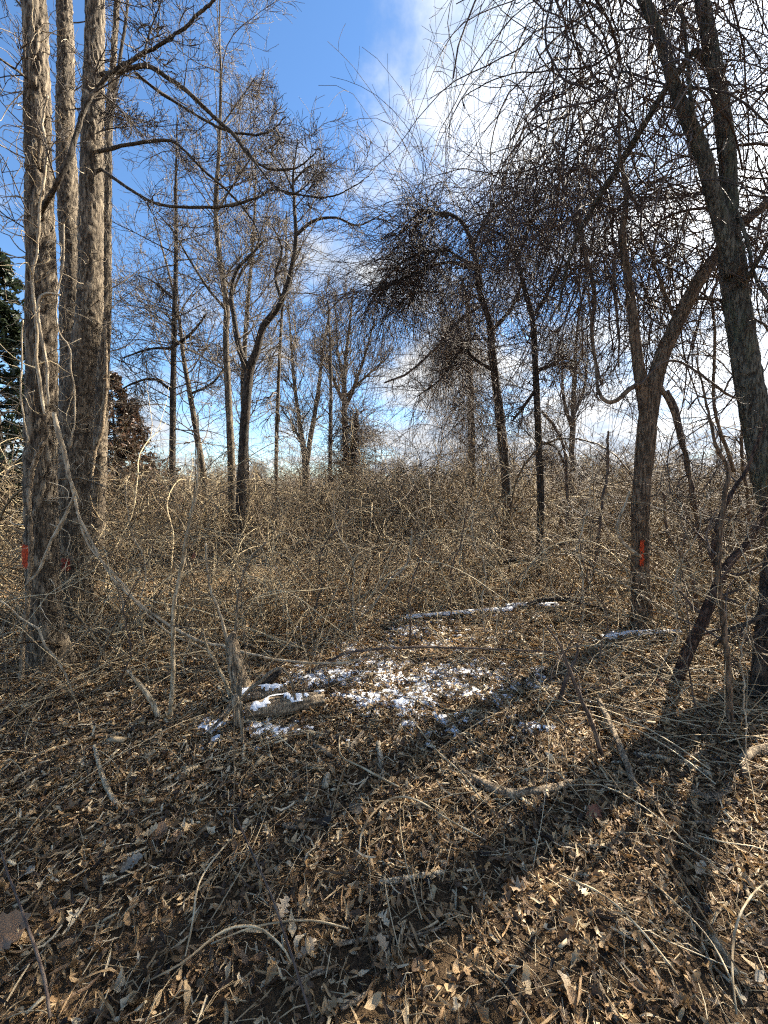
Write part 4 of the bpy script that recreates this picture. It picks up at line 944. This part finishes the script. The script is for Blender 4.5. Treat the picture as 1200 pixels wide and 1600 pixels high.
def log_snow(D, seed, thr=.42, wide=.9):
    rg = rng_of(seed); g = Geo()
    n, na = len(D) * 2, 14
    C = catmull(D, n); T, A, B = frames(C[:, :3])
    s = np.linspace(0, np.linalg.norm(np.diff(C[:, :3], axis=0), axis=1).sum(), n)
    th = np.linspace(-1.35, 1.35, na)
    S, H = np.meshgrid(s, th, indexing='ij')
    side = norm(np.cross(T, (0, 0, 1.0))); up = np.cross(side, T)
    nz = vnoise(S * 9 + 40, H * 2.0 + 40, 512, seed) * .6 + vnoise(S * 30 + 40, H * 3.0 + 40, 512, seed + 1) * .4
    m = nz - thr + .7 * (np.cos(H - .25) - .62)
    r = C[:, 3][:, None] * 1.06 + .007 + .022 * np.sqrt(np.clip(m, 0, .5)) * np.cos(H) - .014 * (m < 0)
    V = C[:, None, :3] + r[..., None] * (np.sin(H)[..., None] * side[:, None] + np.cos(H)[..., None] * up[:, None])
    i = np.arange(n - 1)[:, None] * na; j = np.arange(na - 1)[None, :]
    q = np.stack([i + j, i + j + 1, i + na + j + 1, i + na + j], -1).reshape(-1, 4)
    keep = (m.reshape(-1)[q] > -.02).sum(1) >= 3
    used, inv = np.unique(q[keep], return_inverse=True)
    if len(used): g.add(V.reshape(-1, 3)[used], inv.reshape(-1, 4))
    return g
gs = Geo()
for k, D in enumerate(LD):
    if k == 4: continue
    g_ = log_snow(D, 400 + k, .50 if k > 1 else .80)
    if g_.n: gs.add(np.vstack(g_.v), np.vstack(g_.q))
tag(gs.build('log_snow', M['snow']), 'crusts of snow lying along the tops of the fallen logs', 'snow', kind='stuff')

# ------------------------------------------------------------------ sticks lying in the foreground
STICKS = [
    ('fallen_branch', 'thick light brown crooked branch lying across the right of the foreground', 'branch', [(704, 1198, 9), (735, 1218, 13), (765, 1236, 16), (795, 1247, 17), (825, 1243, 14), (860, 1238, 13), (895, 1226, 9)], 'wood_old', .006),
    ('stick', 'long pale straight stick sloping down right below the red-marked trunk', 'stick', [(935, 1108, 9, .05), (955, 1150, 11, .04), (975, 1195, 11, .03), (992, 1230, 9), (1008, 1256, 6)], 'wood_old', .003),
    ('stick', 'pale grey stick tapering right, lying near the right edge', 'stick', [(990, 1180, 7), (1030, 1187, 9), (1070, 1196, 9), (1112, 1214, 8)], 'wood_pale', .003),
    ('stick', 'grey mottled stick with ragged ends in the bottom middle', 'stick', [(520, 1480, 10), (560, 1474, 10), (610, 1470, 10), (655, 1464, 10), (705, 1448, 8)], 'wood_old', .004),
    ('stick', 'short pale stick leaning on the grey mottled stick', 'stick', [(604, 1535, 9), (616, 1498, 8), (631, 1458, 7, .02)], 'wood_pale', .002),
    ('stick', 'pale twig lying flat in the centre of the leaf litter', 'stick', [(592, 1384, 9), (625, 1378, 9), (660, 1372, 9), (694, 1366, 7)], 'wood_pale', .003),
    ('stick', 'curved tan stick at the bottom left of the grey mottled stick', 'stick', [(448, 1552, 8), (478, 1533, 9), (500, 1524, 10), (532, 1519, 8)], 'wood_old', .003),
    ('stick', 'short brown stick at the bottom edge of the picture', 'stick', [(532, 1582, 8), (555, 1568, 9), (577, 1554, 8)], 'wood_old', .003),
    ('stick', 'dark thick stick cut by the bottom edge right of the middle', 'stick', [(932, 1538, 12), (945, 1565, 14), (965, 1602, 15)], 'wood_old', .004),
    ('split_wood', 'pale split piece of wood in the bottom right corner', 'wood', [(1108, 1462, 16), (1120, 1485, 18), (1135, 1508, 18), (1152, 1528, 12)], 'wood_pale', .005),
    ('stick', 'pale curved split stick standing out in the left foreground', 'stick', [(148, 1180, 5, .05), (156, 1210, 7, .04), (168, 1240, 8, .02), (188, 1268, 8)], 'wood_pale', .002),
    ('stick', 'stubby brown stick end below the pale curved split stick', 'stick', [(193, 1266, 9), (203, 1274, 10), (213, 1280, 9)], 'wood_old', .003),
    ('stick', 'long pale straw-coloured stick at the left edge', 'stick', [(-10, 1238, 8), (25, 1218, 8), (62, 1200, 6)], 'wood_pale', .002),
    ('stick', 'thin pale stick lying above the left-edge straw-coloured one', 'stick', [(60, 1180, 5), (110, 1165, 6), (150, 1152, 5)], 'wood_pale', .002),
    ('stick', 'thin tan stick slanting in the left middle distance', 'stick', [(110, 1182, 4), (180, 1152, 5), (250, 1110, 4)], 'wood_pale', .002),
    ('stick', 'knobbly brown stick below the snowy log, left one of two', 'stick', [(490, 1166, 9), (505, 1176, 11), (520, 1186, 9)], 'wood_old', .004),
    ('stick', 'dark stub below the snowy log, right one of two', 'stick', [(545, 1178, 10), (556, 1164, 12), (567, 1150, 10)], 'wood_old', .004),
    ('stick', 'grey flat stick pointing left under the snow', 'stick', [(484, 1152, 7), (512, 1156, 8), (540, 1157, 6)], 'wood_old', .003),
    ('stick', 'brown Y-shaped twig in the middle of the leaf litter', 'stick', [(442, 1292, 9), (455, 1296, 9), (478, 1296, 8)], 'wood_old', .003),
    ('stick', 'reddish bent twig just above the Y-shaped twig', 'stick', [(450, 1290, 5), (480, 1285, 6), (508, 1283, 5)], 'wood_old', .003),
    ('stick', 'small tan stick above the thick crooked branch', 'stick', [(715, 1182, 6), (726, 1172, 7), (738, 1158, 5)], 'wood_pale', .002),
    ('stick', 'brown forked stick behind the thick crooked branch', 'stick', [(816, 1155, 7), (830, 1178, 9), (848, 1200, 8)], 'wood_old', .003),
    ('stick', 'pale stick half buried among stalks right of centre', 'stick', [(860, 1322, 6), (900, 1324, 8), (945, 1325, 7), (972, 1312, 5)], 'wood_pale', .002),
    ('stick', 'brown stub with a pale broken end in the right litter', 'stick', [(1082, 1232, 8), (1100, 1250, 12), (1125, 1246, 12), (1148, 1234, 7)], 'wood_old', .004),
    ('fallen_branch', 'curved grey root-like branch at the right edge', 'branch', [(1165, 1215, 14), (1162, 1198, 16), (1172, 1184, 17), (1190, 1178, 16), (1215, 1172, 14)], 'wood_old', .006),
    ('stick', 'long thin dark stick running level towards the right edge', 'stick', [(1020, 1262, 5), (1080, 1258, 6), (1140, 1254, 6), (1210, 1256, 5)], 'wood_old', .002),
    ('stick', 'thin grey stick below the level dark one at right', 'stick', [(1085, 1290, 7), (1115, 1286, 8), (1150, 1288, 7), (1176, 1290, 5)], 'wood_old', .003),
    ('stick', 'slender pale curved twig in the bottom right litter', 'stick', [(1102, 1480, 5), (1108, 1455, 5), (1120, 1430, 5), (1143, 1408, 4)], 'wood_pale', .001),
    ('stick', 'pale bent twig left of the bottom right corner', 'stick', [(992, 1456, 4), (1020, 1458, 5), (1035, 1450, 4), (1050, 1438, 4)], 'wood_pale', .001),
    ('stick', 'straw stalk with a frayed end above the split piece of wood', 'stick', [(1150, 1352, 7), (1160, 1380, 9), (1172, 1410, 8)], 'wood_pale', .002),
    ('stick', 'pale sliver beside the dead leaves in the left foreground', 'stick', [(184, 1346, 6), (205, 1338, 7), (232, 1326, 6)], 'wood_pale', .002),
    ('stick', 'thin pale twig near the middle left of the leaf litter', 'stick', [(214, 1302, 5), (235, 1290, 6), (255, 1280, 5)], 'wood_pale', .002),
    ('wood_block', 'small square block of pale rotten wood in the litter', 'wood', [(508, 1236, 15), (511, 1226, 17), (512, 1217, 15)], 'wood_pale', .004),
    ('wood_chip', 'pale upright chip of broken wood in front of the snow', 'wood', [(597, 1204, 8), (595, 1190, 11), (591, 1170, 8, .03)], 'wood_pale', .004),
    ('wood_chip', 'thin pale chip stuck upright below the snowy log', 'wood', [(380, 1195, 6), (381, 1182, 8), (382, 1172, 6, .02)], 'wood_pale', .003),
    ('wood_chip', 'tan splinter lying left below the snowy log', 'wood', [(350, 1190, 5), (358, 1178, 7), (365, 1165, 4)], 'wood_pale', .002),
    ('wood_chip', 'pale broken splinter in the left middle litter', 'wood', [(275, 1222, 8), (292, 1210, 10), (312, 1200, 6)], 'wood_pale', .003),
    ('wood_chip', 'slim pale splinter beside the broken one in the left litter', 'wood', [(300, 1243, 6), (308, 1235, 7), (316, 1228, 5)], 'wood_pale', .002),
    ('wood_chip', 'small pale chip right of centre under the snow', 'wood', [(592, 1278, 6), (595, 1270, 8), (597, 1262, 6)], 'wood_pale', .003),
]
for k, (nm, lb, ct, p, mt, dp) in enumerate(STICKS):
    log(nm, lb, ct, p, mt, 12, dp, 500 + k, lift=.004, ring=.01, cell=.012, lump=.24, stubs=(3 if nm in ('stick', 'fallen_branch') and len(p) > 3 else 0), group='sticks and wood pieces lying in the litter')

LONGSTEMS = [
    ('long dark thin stalk crossing the left foreground from top to bottom', [(364, 1274, 3.5), (395, 1355, 4), (425, 1430, 4), (455, 1520, 5), (485, 1605, 5)], 'vine_dark', .06),
    ('dark thin stem leaning at the left edge of the foreground', [(2, 1340, 3), (15, 1400, 4), (40, 1480, 5), (70, 1570, 6), (80, 1620, 6)], 'vine_dark', .1),
    ('pale grass stalk curving through the left foreground', [(370, 1310, 3), (335, 1360, 3.5), (310, 1410, 4), (303, 1460, 4), (290, 1510, 3)], 'straw', .05),
    ('tan bent stalk forming a low arch in the bottom left litter', [(230, 1545, 3), (290, 1525, 4), (350, 1485, 4.5), (400, 1480, 4.5), (440, 1505, 4), (455, 1520, 3)], 'straw', .06),
    ('thin pale stalk reaching across the bottom litter to the grey stick', [(330, 1485, 3), (400, 1468, 3.5), (480, 1460, 3.5), (545, 1465, 3)], 'straw', .04),
    ('pale vine curling through the middle litter below the snow', [(530, 1150, 3), (533, 1190, 3.5), (560, 1208, 3.5), (600, 1230, 4), (625, 1238, 3)], 'straw', .03),
    ('pale arched stalk over the middle of the litter', [(562, 1340, 4), (566, 1315, 4), (585, 1290, 4), (615, 1270, 4), (650, 1272, 3.5), (700, 1298, 3), (760, 1325, 3)], 'straw', .06),
    ('thin straight stalk running from the snow towards the crooked branch', [(640, 1125, 2.5), (680, 1185, 3), (720, 1225, 3), (755, 1265, 3)], 'straw', .05),
    ('thin tan stalk in the lower right litter', [(870, 1375, 3), (940, 1420, 3.5), (1000, 1480, 4), (1060, 1545, 4)], 'straw', .05),
    ('long thin stalk falling towards the bottom right corner', [(1010, 1380, 3), (1060, 1440, 3.5), (1110, 1500, 4), (1160, 1590, 4)], 'straw', .05),
    ('pale stalk arching by the right edge of the foreground', [(1150, 1600, 4), (1142, 1540, 4), (1150, 1480, 4), (1175, 1430, 3.5), (1205, 1390, 3)], 'straw', .08),
]
for k, (lb, p, mt, rise) in enumerate(LONGSTEMS):
    n = len(p)
    pts = [(a, b_, wd, rise * math.sin(math.pi * (i + .3) / n)) for i, (a, b_, wd) in enumerate(p)]
    log('dry_stalk', lb, 'stalk', pts, mt, 6, .0005, 560 + k, lift=.012, ring=.03, cell=.01, lump=.1, group='long dry stalks over the foreground litter')

# ------------------------------------------------------------------ leaves one can pick out
def single_leaf(label, u, v, size_px, yaw, mat, half, seed, tilt=(.2, .2), lift=.03, curl=.5, fold=.4, tone=.5, Y=None, group='single dead leaves'):
    rg = rng_of(seed); V, Fc = leaf_shape(half, rg, curl, fold)
    c = gat(u, v) if Y is None else at(u, v, Y)
    if Y is None: c[2] += lift
    size = size_px / F * c[1] * .85
    W = (V - np.array((.5, 0, 0))) * size
    a, b_ = tilt
    y, z = W[:, 1] * math.cos(a) - W[:, 2] * math.sin(a), W[:, 1] * math.sin(a) + W[:, 2] * math.cos(a)
    x, z = W[:, 0] * math.cos(b_) - z * math.sin(b_), W[:, 0] * math.sin(b_) + z * math.cos(b_)
    x, y = x * math.cos(yaw) - y * math.sin(yaw), x * math.sin(yaw) + y * math.cos(yaw)
    g = Geo(); g.add(np.stack([x, y, z], -1), None, Fc, np.clip(tone + rg.normal(0, .12, len(V)), 0, 1))
    o = tag(g.build('dead_leaf', M[mat], smooth=False), label, 'leaf', group); o.location = tuple(c)
    return o
RAGGED = [.02, .10, .30, .22, .40, .26, .36, .18, .22, .05]
BROAD = [.02, .14, .26, .34, .40, .44, .45, .44, .41, .36, .30, .22, .12, .0]
LEAVES = [
    ('large smooth orange-brown leaf at the left edge of the foreground', 10, 1472, 80, .9, 'leaf_orange', BROAD, (.35, .3), .75),
    ('dark rust-red leaf below the pale straight stick on the right', 925, 1278, 52, .4, 'leaf_red', OAK2, (.5, .1), .7),
    ('rust-red leaf at the foot of the leaning red-brown stem', 1105, 1000, 40, .2, 'leaf_red', BROAD, (.8, .1), .9),
    ('small rust-red leaf among stalks below the leaning stem', 1032, 1073, 26, 1.0, 'leaf_red', BROAD, (.7, .3), .7),
    ('curled tan oak leaf right of the bottom centre', 800, 1392, 60, -.3, 'leaf_tan', OAK, (.2, .4), .4),
    ('silvery grey leaf lying upside down left of centre', 206, 1360, 46, .8, 'leaf_grey', RAGGED, (.1, .2), .6),
    ('pale oak leaf with long lobes in the bottom left litter', 440, 1432, 62, 1.2, 'leaf_tan', OAK, (.3, .2), .8),
    ('dull orange leaf beside the grey upside-down leaf', 250, 1310, 40, .2, 'leaf_orange', BROAD, (.1, .3), .8),
    ('small orange leaf right of the dull orange leaf', 278, 1312, 24, 1.9, 'leaf_orange', BROAD, (.2, .3), .9),
    ('dark grey flat leaf in the centre below the wood block', 555, 1272, 40, -.9, 'leaf_grey', RAGGED, (.1, .1), .0),
    ('pale star-shaped leaf in the bottom right litter', 1092, 1366, 42, .6, 'leaf_tan', OAK2, (.3, .3), .9),
    ('pale lobed leaf in the bottom middle left', 478, 1492, 58, .5, 'leaf_tan', OAK, (.2, .1), .6),
    ('tan curled leaf near the bottom edge, right of the middle', 885, 1548, 50, 2.0, 'leaf_tan', RAGGED, (.5, .5), .7),
    ('white-grey leaf at the right edge near the bottom', 1186, 1535, 34, .3, 'leaf_grey', OVAL, (.3, .3), 1.0),
    ('brown hanging leaf caught in the stems behind the snow', 676, 1035, 26, 1.4, 'leaf_red', OVAL, (1.2, .2), .6),
    ('pale folded leaf left of the wood chips', 40, 1372, 36, .1, 'leaf_grey', RAGGED, (.2, .3), .6),
    ('tan oak leaf beside the short pale stick', 600, 1490, 50, 2.4, 'leaf_tan', OAK2, (.2, .2), .5),
]
for k, (lb, u, v, s, yw, mt, hf, tl, tn) in enumerate(LEAVES):
    single_leaf(lb, u, v, s * (.85 if k else 1), yw, mt, hf, 600 + k, tl, .022, tone=tn)
single_leaf('small red leaf clinging to the pale sapling', 302, 868, 16, 1.3, 'leaf_red', OVAL, 640, (1.2, .9), Y=gv(266, 1122) - .03, tone=.8)
single_leaf('small orange leaf caught in twigs beside the sapling top', 291, 693, 12, .3, 'leaf_orange', OVAL, 641, (.9, .4), Y=4.2, tone=.6)

# ------------------------------------------------------------------ evergreens on the left
def evergreen(label, u, v, Y, height, spread, mat, seed, n1=46, dens=1.0):
    rg = rng_of(seed)
    c = at(u, v, Y); base = np.array((c[0], Y, float(hgt(c[0], Y))))
    root = thing('evergreen_tree', label, 'tree', base)
    z = np.linspace(-.15, height, 30)
    P = np.stack([base[0] + .05 * np.sin(z), np.full(30, Y), base[2] + z], -1); R = np.linspace(height * .018, .01, 30)
    g = Geo(); bark_tube(g, P, R, 12, .008, .04, 4, seed, .2); g.build('trunk', M['bark_dark'], root, origin=base)
    t = rg.uniform(.06, .97, n1 * 3); L = spread * (1.02 - t) ** .8 * rg.uniform(.55, 1.1, len(t))
    az = rg.uniform(0, 6.283, len(t)); n = 7; s = np.linspace(0, 1, n)[None]
    z0 = t * height
    r_ = L[:, None] * s
    B = np.stack([base[0] + np.cos(az)[:, None] * r_, base[1] + np.sin(az)[:, None] * r_, base[2] + z0[:, None] + r_ * .25 * np.sin(3 * s + .3) - .15 * r_ * s], -1)
    B += rg.normal(0, .03, B.shape) * s[..., None]
    Br = np.linspace(.02, .004, n)[None] * np.ones((len(t), 1))
    g = Geo(); g.tubes(B, Br, 4, .4)
    Q, S = spawn(B, Br, 7, (.2, 1), (.2, .5), (30, 60), 4, .5, -.03, .2, .003, rg)
    g.tubes(Q, S, 3, .4)
    g.build('branches', M['twig_dark'], root, origin=base)
    sp = [leaf_shape([.04, .16, .0], rg, .4, .3) for _ in range(4)]
    k = int(12000 * dens)
    a = rg.integers(0, len(Q), k); f = rg.random(k) * (Q.shape[1] - 1.001); i = f.astype(int); f = (f - i)[:, None]
    pos = Q[a, i] * (1 - f) + Q[a, i + 1] * f + rg.normal(0, .05, (k, 3))
    g = Geo(); scatter(g, sp, pos, rg.uniform(.10, .24, k), rg.uniform(0, 6.28, k), rg.normal(0, .7, (k, 2)), np.clip(rg.normal(.5, .25, k), 0, 1), rg)
    g.build('crown', M[mat], root, smooth=False, origin=base)
evergreen('dark green evergreen behind the trunks at the left edge', 2, 780, 9.5, 7.4, 2.5, 'needle', 701, dens=1.3)
evergreen('rusty brown evergreen behind the big grey trunks', 184, 780, 14, 5.9, 3.1, 'needle_brown', 702, dens=1.6)

# ------------------------------------------------------------------ thicket
def build_thicket():
    rg = rng_of(81)
    def canes(g, K, x, y, L, n, r, lean, grav, wig, sub, sublen=(.1, .5), sides=3, mu=0.0):
        az = rg.uniform(0, 6.283, K); ti = np.abs(rg.normal(lean, .38, K))
        d = np.stack([np.sin(ti) * np.cos(az), np.sin(ti) * np.sin(az), np.cos(ti)], -1)
        P = np.zeros((K, n, 3)); P[:, 0] = np.stack([x, y, np.full(K, -.05)], -1)
        st = (rg.uniform(*L, K) / (n - 1))[:, None]; kick = np.zeros_like(d)
        for q in range(1, n):
            kick = .5 * kick + rg.normal(size=d.shape) * wig * (10 / n) ** .5
            d = norm(d + kick + np.array((0, 0, -grav * (q / n) * 16 / n)))
            P[:, q] = P[:, q - 1] + d * st
            P[:, q, 2] = np.maximum(P[:, q, 2], .02)
        R = r * .85 * np.clip(rg.lognormal(-.2, .5, K), .45, 2.2)[:, None] * np.linspace(1.25, .5, n)[None]
        tone = np.where(rg.random(K) < .3, mu + .28, mu - .16) + rg.normal(0, .16, K)
        g.tubes(P, R, sides, tone)
        if sub:
            Q, S = spawn(P, R, sub, (.2, 1), sublen, (30, 80), 5, .62, .0, .28, r * .38, rg, ab=True)
            g.tubes(Q, S, 3, np.repeat(tone, sub) + rg.normal(0, .14, len(Q)))
    T = []; kinds = {}
    def tiles(kind, count, cell, parts):
        i0 = len(T)
        for _ in range(count):
            g = Geo()
            for (K, L, n, r, lean, grav, wig, sub, sl, mu) in parts:
                x, y = rg.uniform(-cell / 2, cell / 2, (2, K)); canes(g, K, x, y, L, n, r, lean, grav, wig, sub, sl, 3, mu)
            T.append(g)
        kinds[kind] = (i0, len(T))
    low = (22, (.2, .8), 5, .0034, .8, .18, .2, 0, (0, 0), .10)
    tiles('near', 8, 1.2, [(14, (1.0, 3.0), 18, .0062, .75, .20, .13, 5, (.2, 1.0), .06), (14, (.15, .6), 5, .0026, .9, .18, .2, 0, (0, 0), .1)])
    tiles('mid', 7, 1.6, [(34, (1.2, 3.6), 18, .0082, .60, .22, .12, 5, (.2, 1.0), -.04), low])
    tiles('tall', 6, 1.6, [(28, (1.8, 4.0), 18, .0080, .45, .20, .12, 6, (.25, 1.0), -.06), (14, (.8, 2.4), 14, .007, .6, .3, .2, 5, (.15, .6), 0), low])
    tiles('back', 6, 3.0, [(64, (1.5, 3.8), 8, .0085, .45, .22, .16, 5, (.25, .9), 0)])
    out = [[], [], [], [], []]
    def put(kind, x, y, mu, s=(.9, 1.1)):
        x = np.atleast_1d(np.asarray(x, float)); y = np.atleast_1d(np.asarray(y, float)); n = len(x)
        out[0].append(np.stack([x, y, hgt(x, y)], -1)); out[1].append(np.stack([0 * x, 0 * x, rg.integers(0, 4, n) * math.pi / 2 + rg.normal(0, .08, n)], -1))
        out[2].append(rg.uniform(*s, n)); out[3].append(rg.integers(*kinds[kind], n)); out[4].append(np.full(n, mu) + rg.normal(0, .05, n))
    def edge(a):      # how near the belt comes, by direction
        return np.interp(a, (-1.3, -.9, -.5, -.2, .1, .25, .5, .8, 1.3), (4.6, 5.0, 5.0, 5.4, 6.0, 6.6, 8.2, 7.0, 6.0))
    for y in np.arange(5.2, 12.0, 1.5):
        for x in np.arange(-14.4, 14.5, 1.6):
            a = x / y
            if abs(a) > 1.3 or y < edge(a) or rg.random() < (.14 if y < 6 else .15): continue
            u = 600 + 600 * a
            tall = rg.random() < np.interp(u, (0, 250, 420, 520, 700, 800, 900, 1050, 1200), (.3, .4, .5, .7, .8, .5, .3, .6, .7)) and y > 6
            put('tall' if tall else 'mid', x + rg.normal(0, .12), y + rg.normal(0, .12), np.interp(u, (0, 700, 900, 1200), (.56, .57, .50, .44)), (.7, 1.3) if y > 6 else (.7, 1.05))
    for (u, y, n, sz) in ((430, 10.5, 2, 1.1), (500, 12.5, 3, 1.3), (570, 12, 3, 1.4), (640, 11, 3, 1.4), (700, 11.5, 3, 1.3), (760, 11, 2, 1.2), (190, 8.5, 2, 1.15), (260, 9, 2, 1.1), (20, 8, 2, 1.15), (1180, 10, 3, 1.15), (1090, 11, 3, 1.15), (980, 13, 3, 1.2)):
        for _ in range(n):
            put('tall', (u - 600) / 600 * y + rg.normal(0, .8), y + rg.normal(0, .6), .64 if u < 800 else .48, (sz * .85, sz * 1.1))
    for y in np.arange(12.6, 46, 3.0):
        for x in np.arange(-54, 55, 3.0):
            if abs(x / y) < 1.3: put('back', x + rg.normal(0, .3), y + rg.normal(0, .3), .56 if x / y < .3 else .46, (.85, 1.3) if y < 22 else (1.0, 1.6))
    for (a, y) in ((-.55, 3.7), (-.38, 4.1), (-.28, 4.2), (0.0, 4.6), (.12, 4.7), (.28, 4.9), (-1.15, 3.7), (-.95, 3.9), (-.74, 3.9), (-.6, 4.1), (-.47, 4.3), (-.36, 4.6), (-.24, 4.7), (-.1, 4.9), (.05, 5.1), (.2, 5.3), (.82, 4.2), (.95, 4.0), (1.1, 3.8), (.72, 4.4), (-1.2, 4.3), (-1.0, 4.8), (-.8, 4.6), (-.66, 5.0), (-.52, 5.2), (-.42, 4.9), (-.3, 5.3), (-.15, 5.4), (.02, 5.8), (.16, 5.6), (.3, 6.4), (.55, 5.6), (.75, 5.0), (.9, 5.6), (1.05, 4.6), (.66, 6.4), (.4, 6.8)):
        put('near', a * y, y, .6, (.8, 1.15))
    for (a, y, md) in ((.95, 5.6, .36), (1.1, 5.2, .36), (.8, 6.4, .38), (.55, 7.4, .42), (1.0, 7.0, .36), (.68, 7.6, .38)):
        put('tall', a * y, y, md, (.8, 1.05))
    for (a, y) in ((.5, 5.0), (.6, 4.5), (.45, 5.9), (.85, 5.0), (1.02, 4.9), (.9, 3.5), (1.08, 3.3), (.35, 5.2)):
        put('near', a * y, y, .48, (.8, 1.2))
    P, R, S, I, N = [np.concatenate(q) for q in out]
    return tag(instanced('bramble_thicket', T, M['cane'], P, R, S, I, N), 'tangled belt of tan and brown bramble canes across the middle', 'thicket', kind='stuff')
build_thicket()

def vine_snag():
    rg = rng_of(91); Y = 19.0
    tr = px_path([(549, 790, 14), (550, 740, 13), (552, 700, 11), (556, 660, 8), (558, 640, 4)], Y)
    base = np.array((tr[0, 0], Y, float(hgt(tr[0, 0], Y)))); tr[0, 2] = base[2] - .2
    root = thing('vine_covered_snag', 'round dark mass of vines smothering a snag above the centre thicket', 'snag', base)
    C = catmull(tr, 30); g = Geo(); bark_tube(g, C[:, :3], C[:, 3], 12, .01, .05, 4, 91, .2); g.build('trunk', M['bark_dark'], root, origin=base)
    g = Geo(); n = 620
    P, R = spawn(C[None, :, :3], np.full((1, 30), .02), n, (.3, 1), (1.2, 3.0), (40, 140), 9, .6, -.02, .26, .007, rg, ab=True)
    g.tubes(P, R, 3, rg.uniform(0, .8, n)); Q, S = spawn(P, R, 6, (.1, 1), (.2, .6), (30, 90), 5, .7, -.05, .3, .005, rg, ab=True)
    g.tubes(Q, S, 3, rg.uniform(0, .9, len(Q))); g.build('crown', M['vine_dark'], root, origin=base)
vine_snag()

# ------------------------------------------------------------------ the wood farther back
def far_woods():
    rg = rng_of(95); T = []
    for k in range(12):
        g = Geo(); Hh = rg.uniform(3.5, 6.5); s_ = np.linspace(0, 1, 9)[None]
        P = np.stack([s_ * rg.normal(0, .4), s_ * rg.normal(0, .4), -.3 + Hh * s_], -1); P[:, 1:] += np.cumsum(rg.normal(0, .05, (1, 8, 3)), 1)
        R = Hh * .010 * np.linspace(1, .25, 9)[None]
        g.tubes(P, R, 5, .2)
        P1, R1 = spawn(P, R, 20, (.2, 1), (.2, .5), (20, 60), 6, .5, .06, .2, .009, rg, rmax=.03); g.tubes(P1, R1, 3, rg.uniform(.0, .5, len(P1)))
        P2, R2 = spawn(P1, R1, 8, (.2, 1), (.3, .7), (25, 60), 5, .7, .05, .25, .008, rg); g.tubes(P2, R2, 3, rg.uniform(.0, .6, len(P2)))
        P3, R3 = spawn(P2, R2, 3, (.2, 1), (.4, .8), (25, 60), 4, .7, .05, .25, .007, rg); g.tubes(P3, R3, 3, rg.uniform(.0, .6, len(P3)))
        T.append(g)
    n = 420
    y = rg.uniform(20, 110, n); x = rg.uniform(-1.2, 1.2, n) * y
    sc_ = rg.uniform(.45, 1.0, n) * (.45 + y / 60) * np.where(x / y > .2, 1.15, .85)
    return tag(instanced('far_woods', T, M['twig_grey'], np.stack([x, y, hgt(x, y)], -1), np.stack([0 * x, 0 * x, rg.uniform(0, 6.28, n)], -1), sc_, rg.integers(0, 12, n), rg.uniform(0, .4, n)),
               'distant bare wood closing the view behind the thicket', 'woods', kind='stuff')
far_woods()
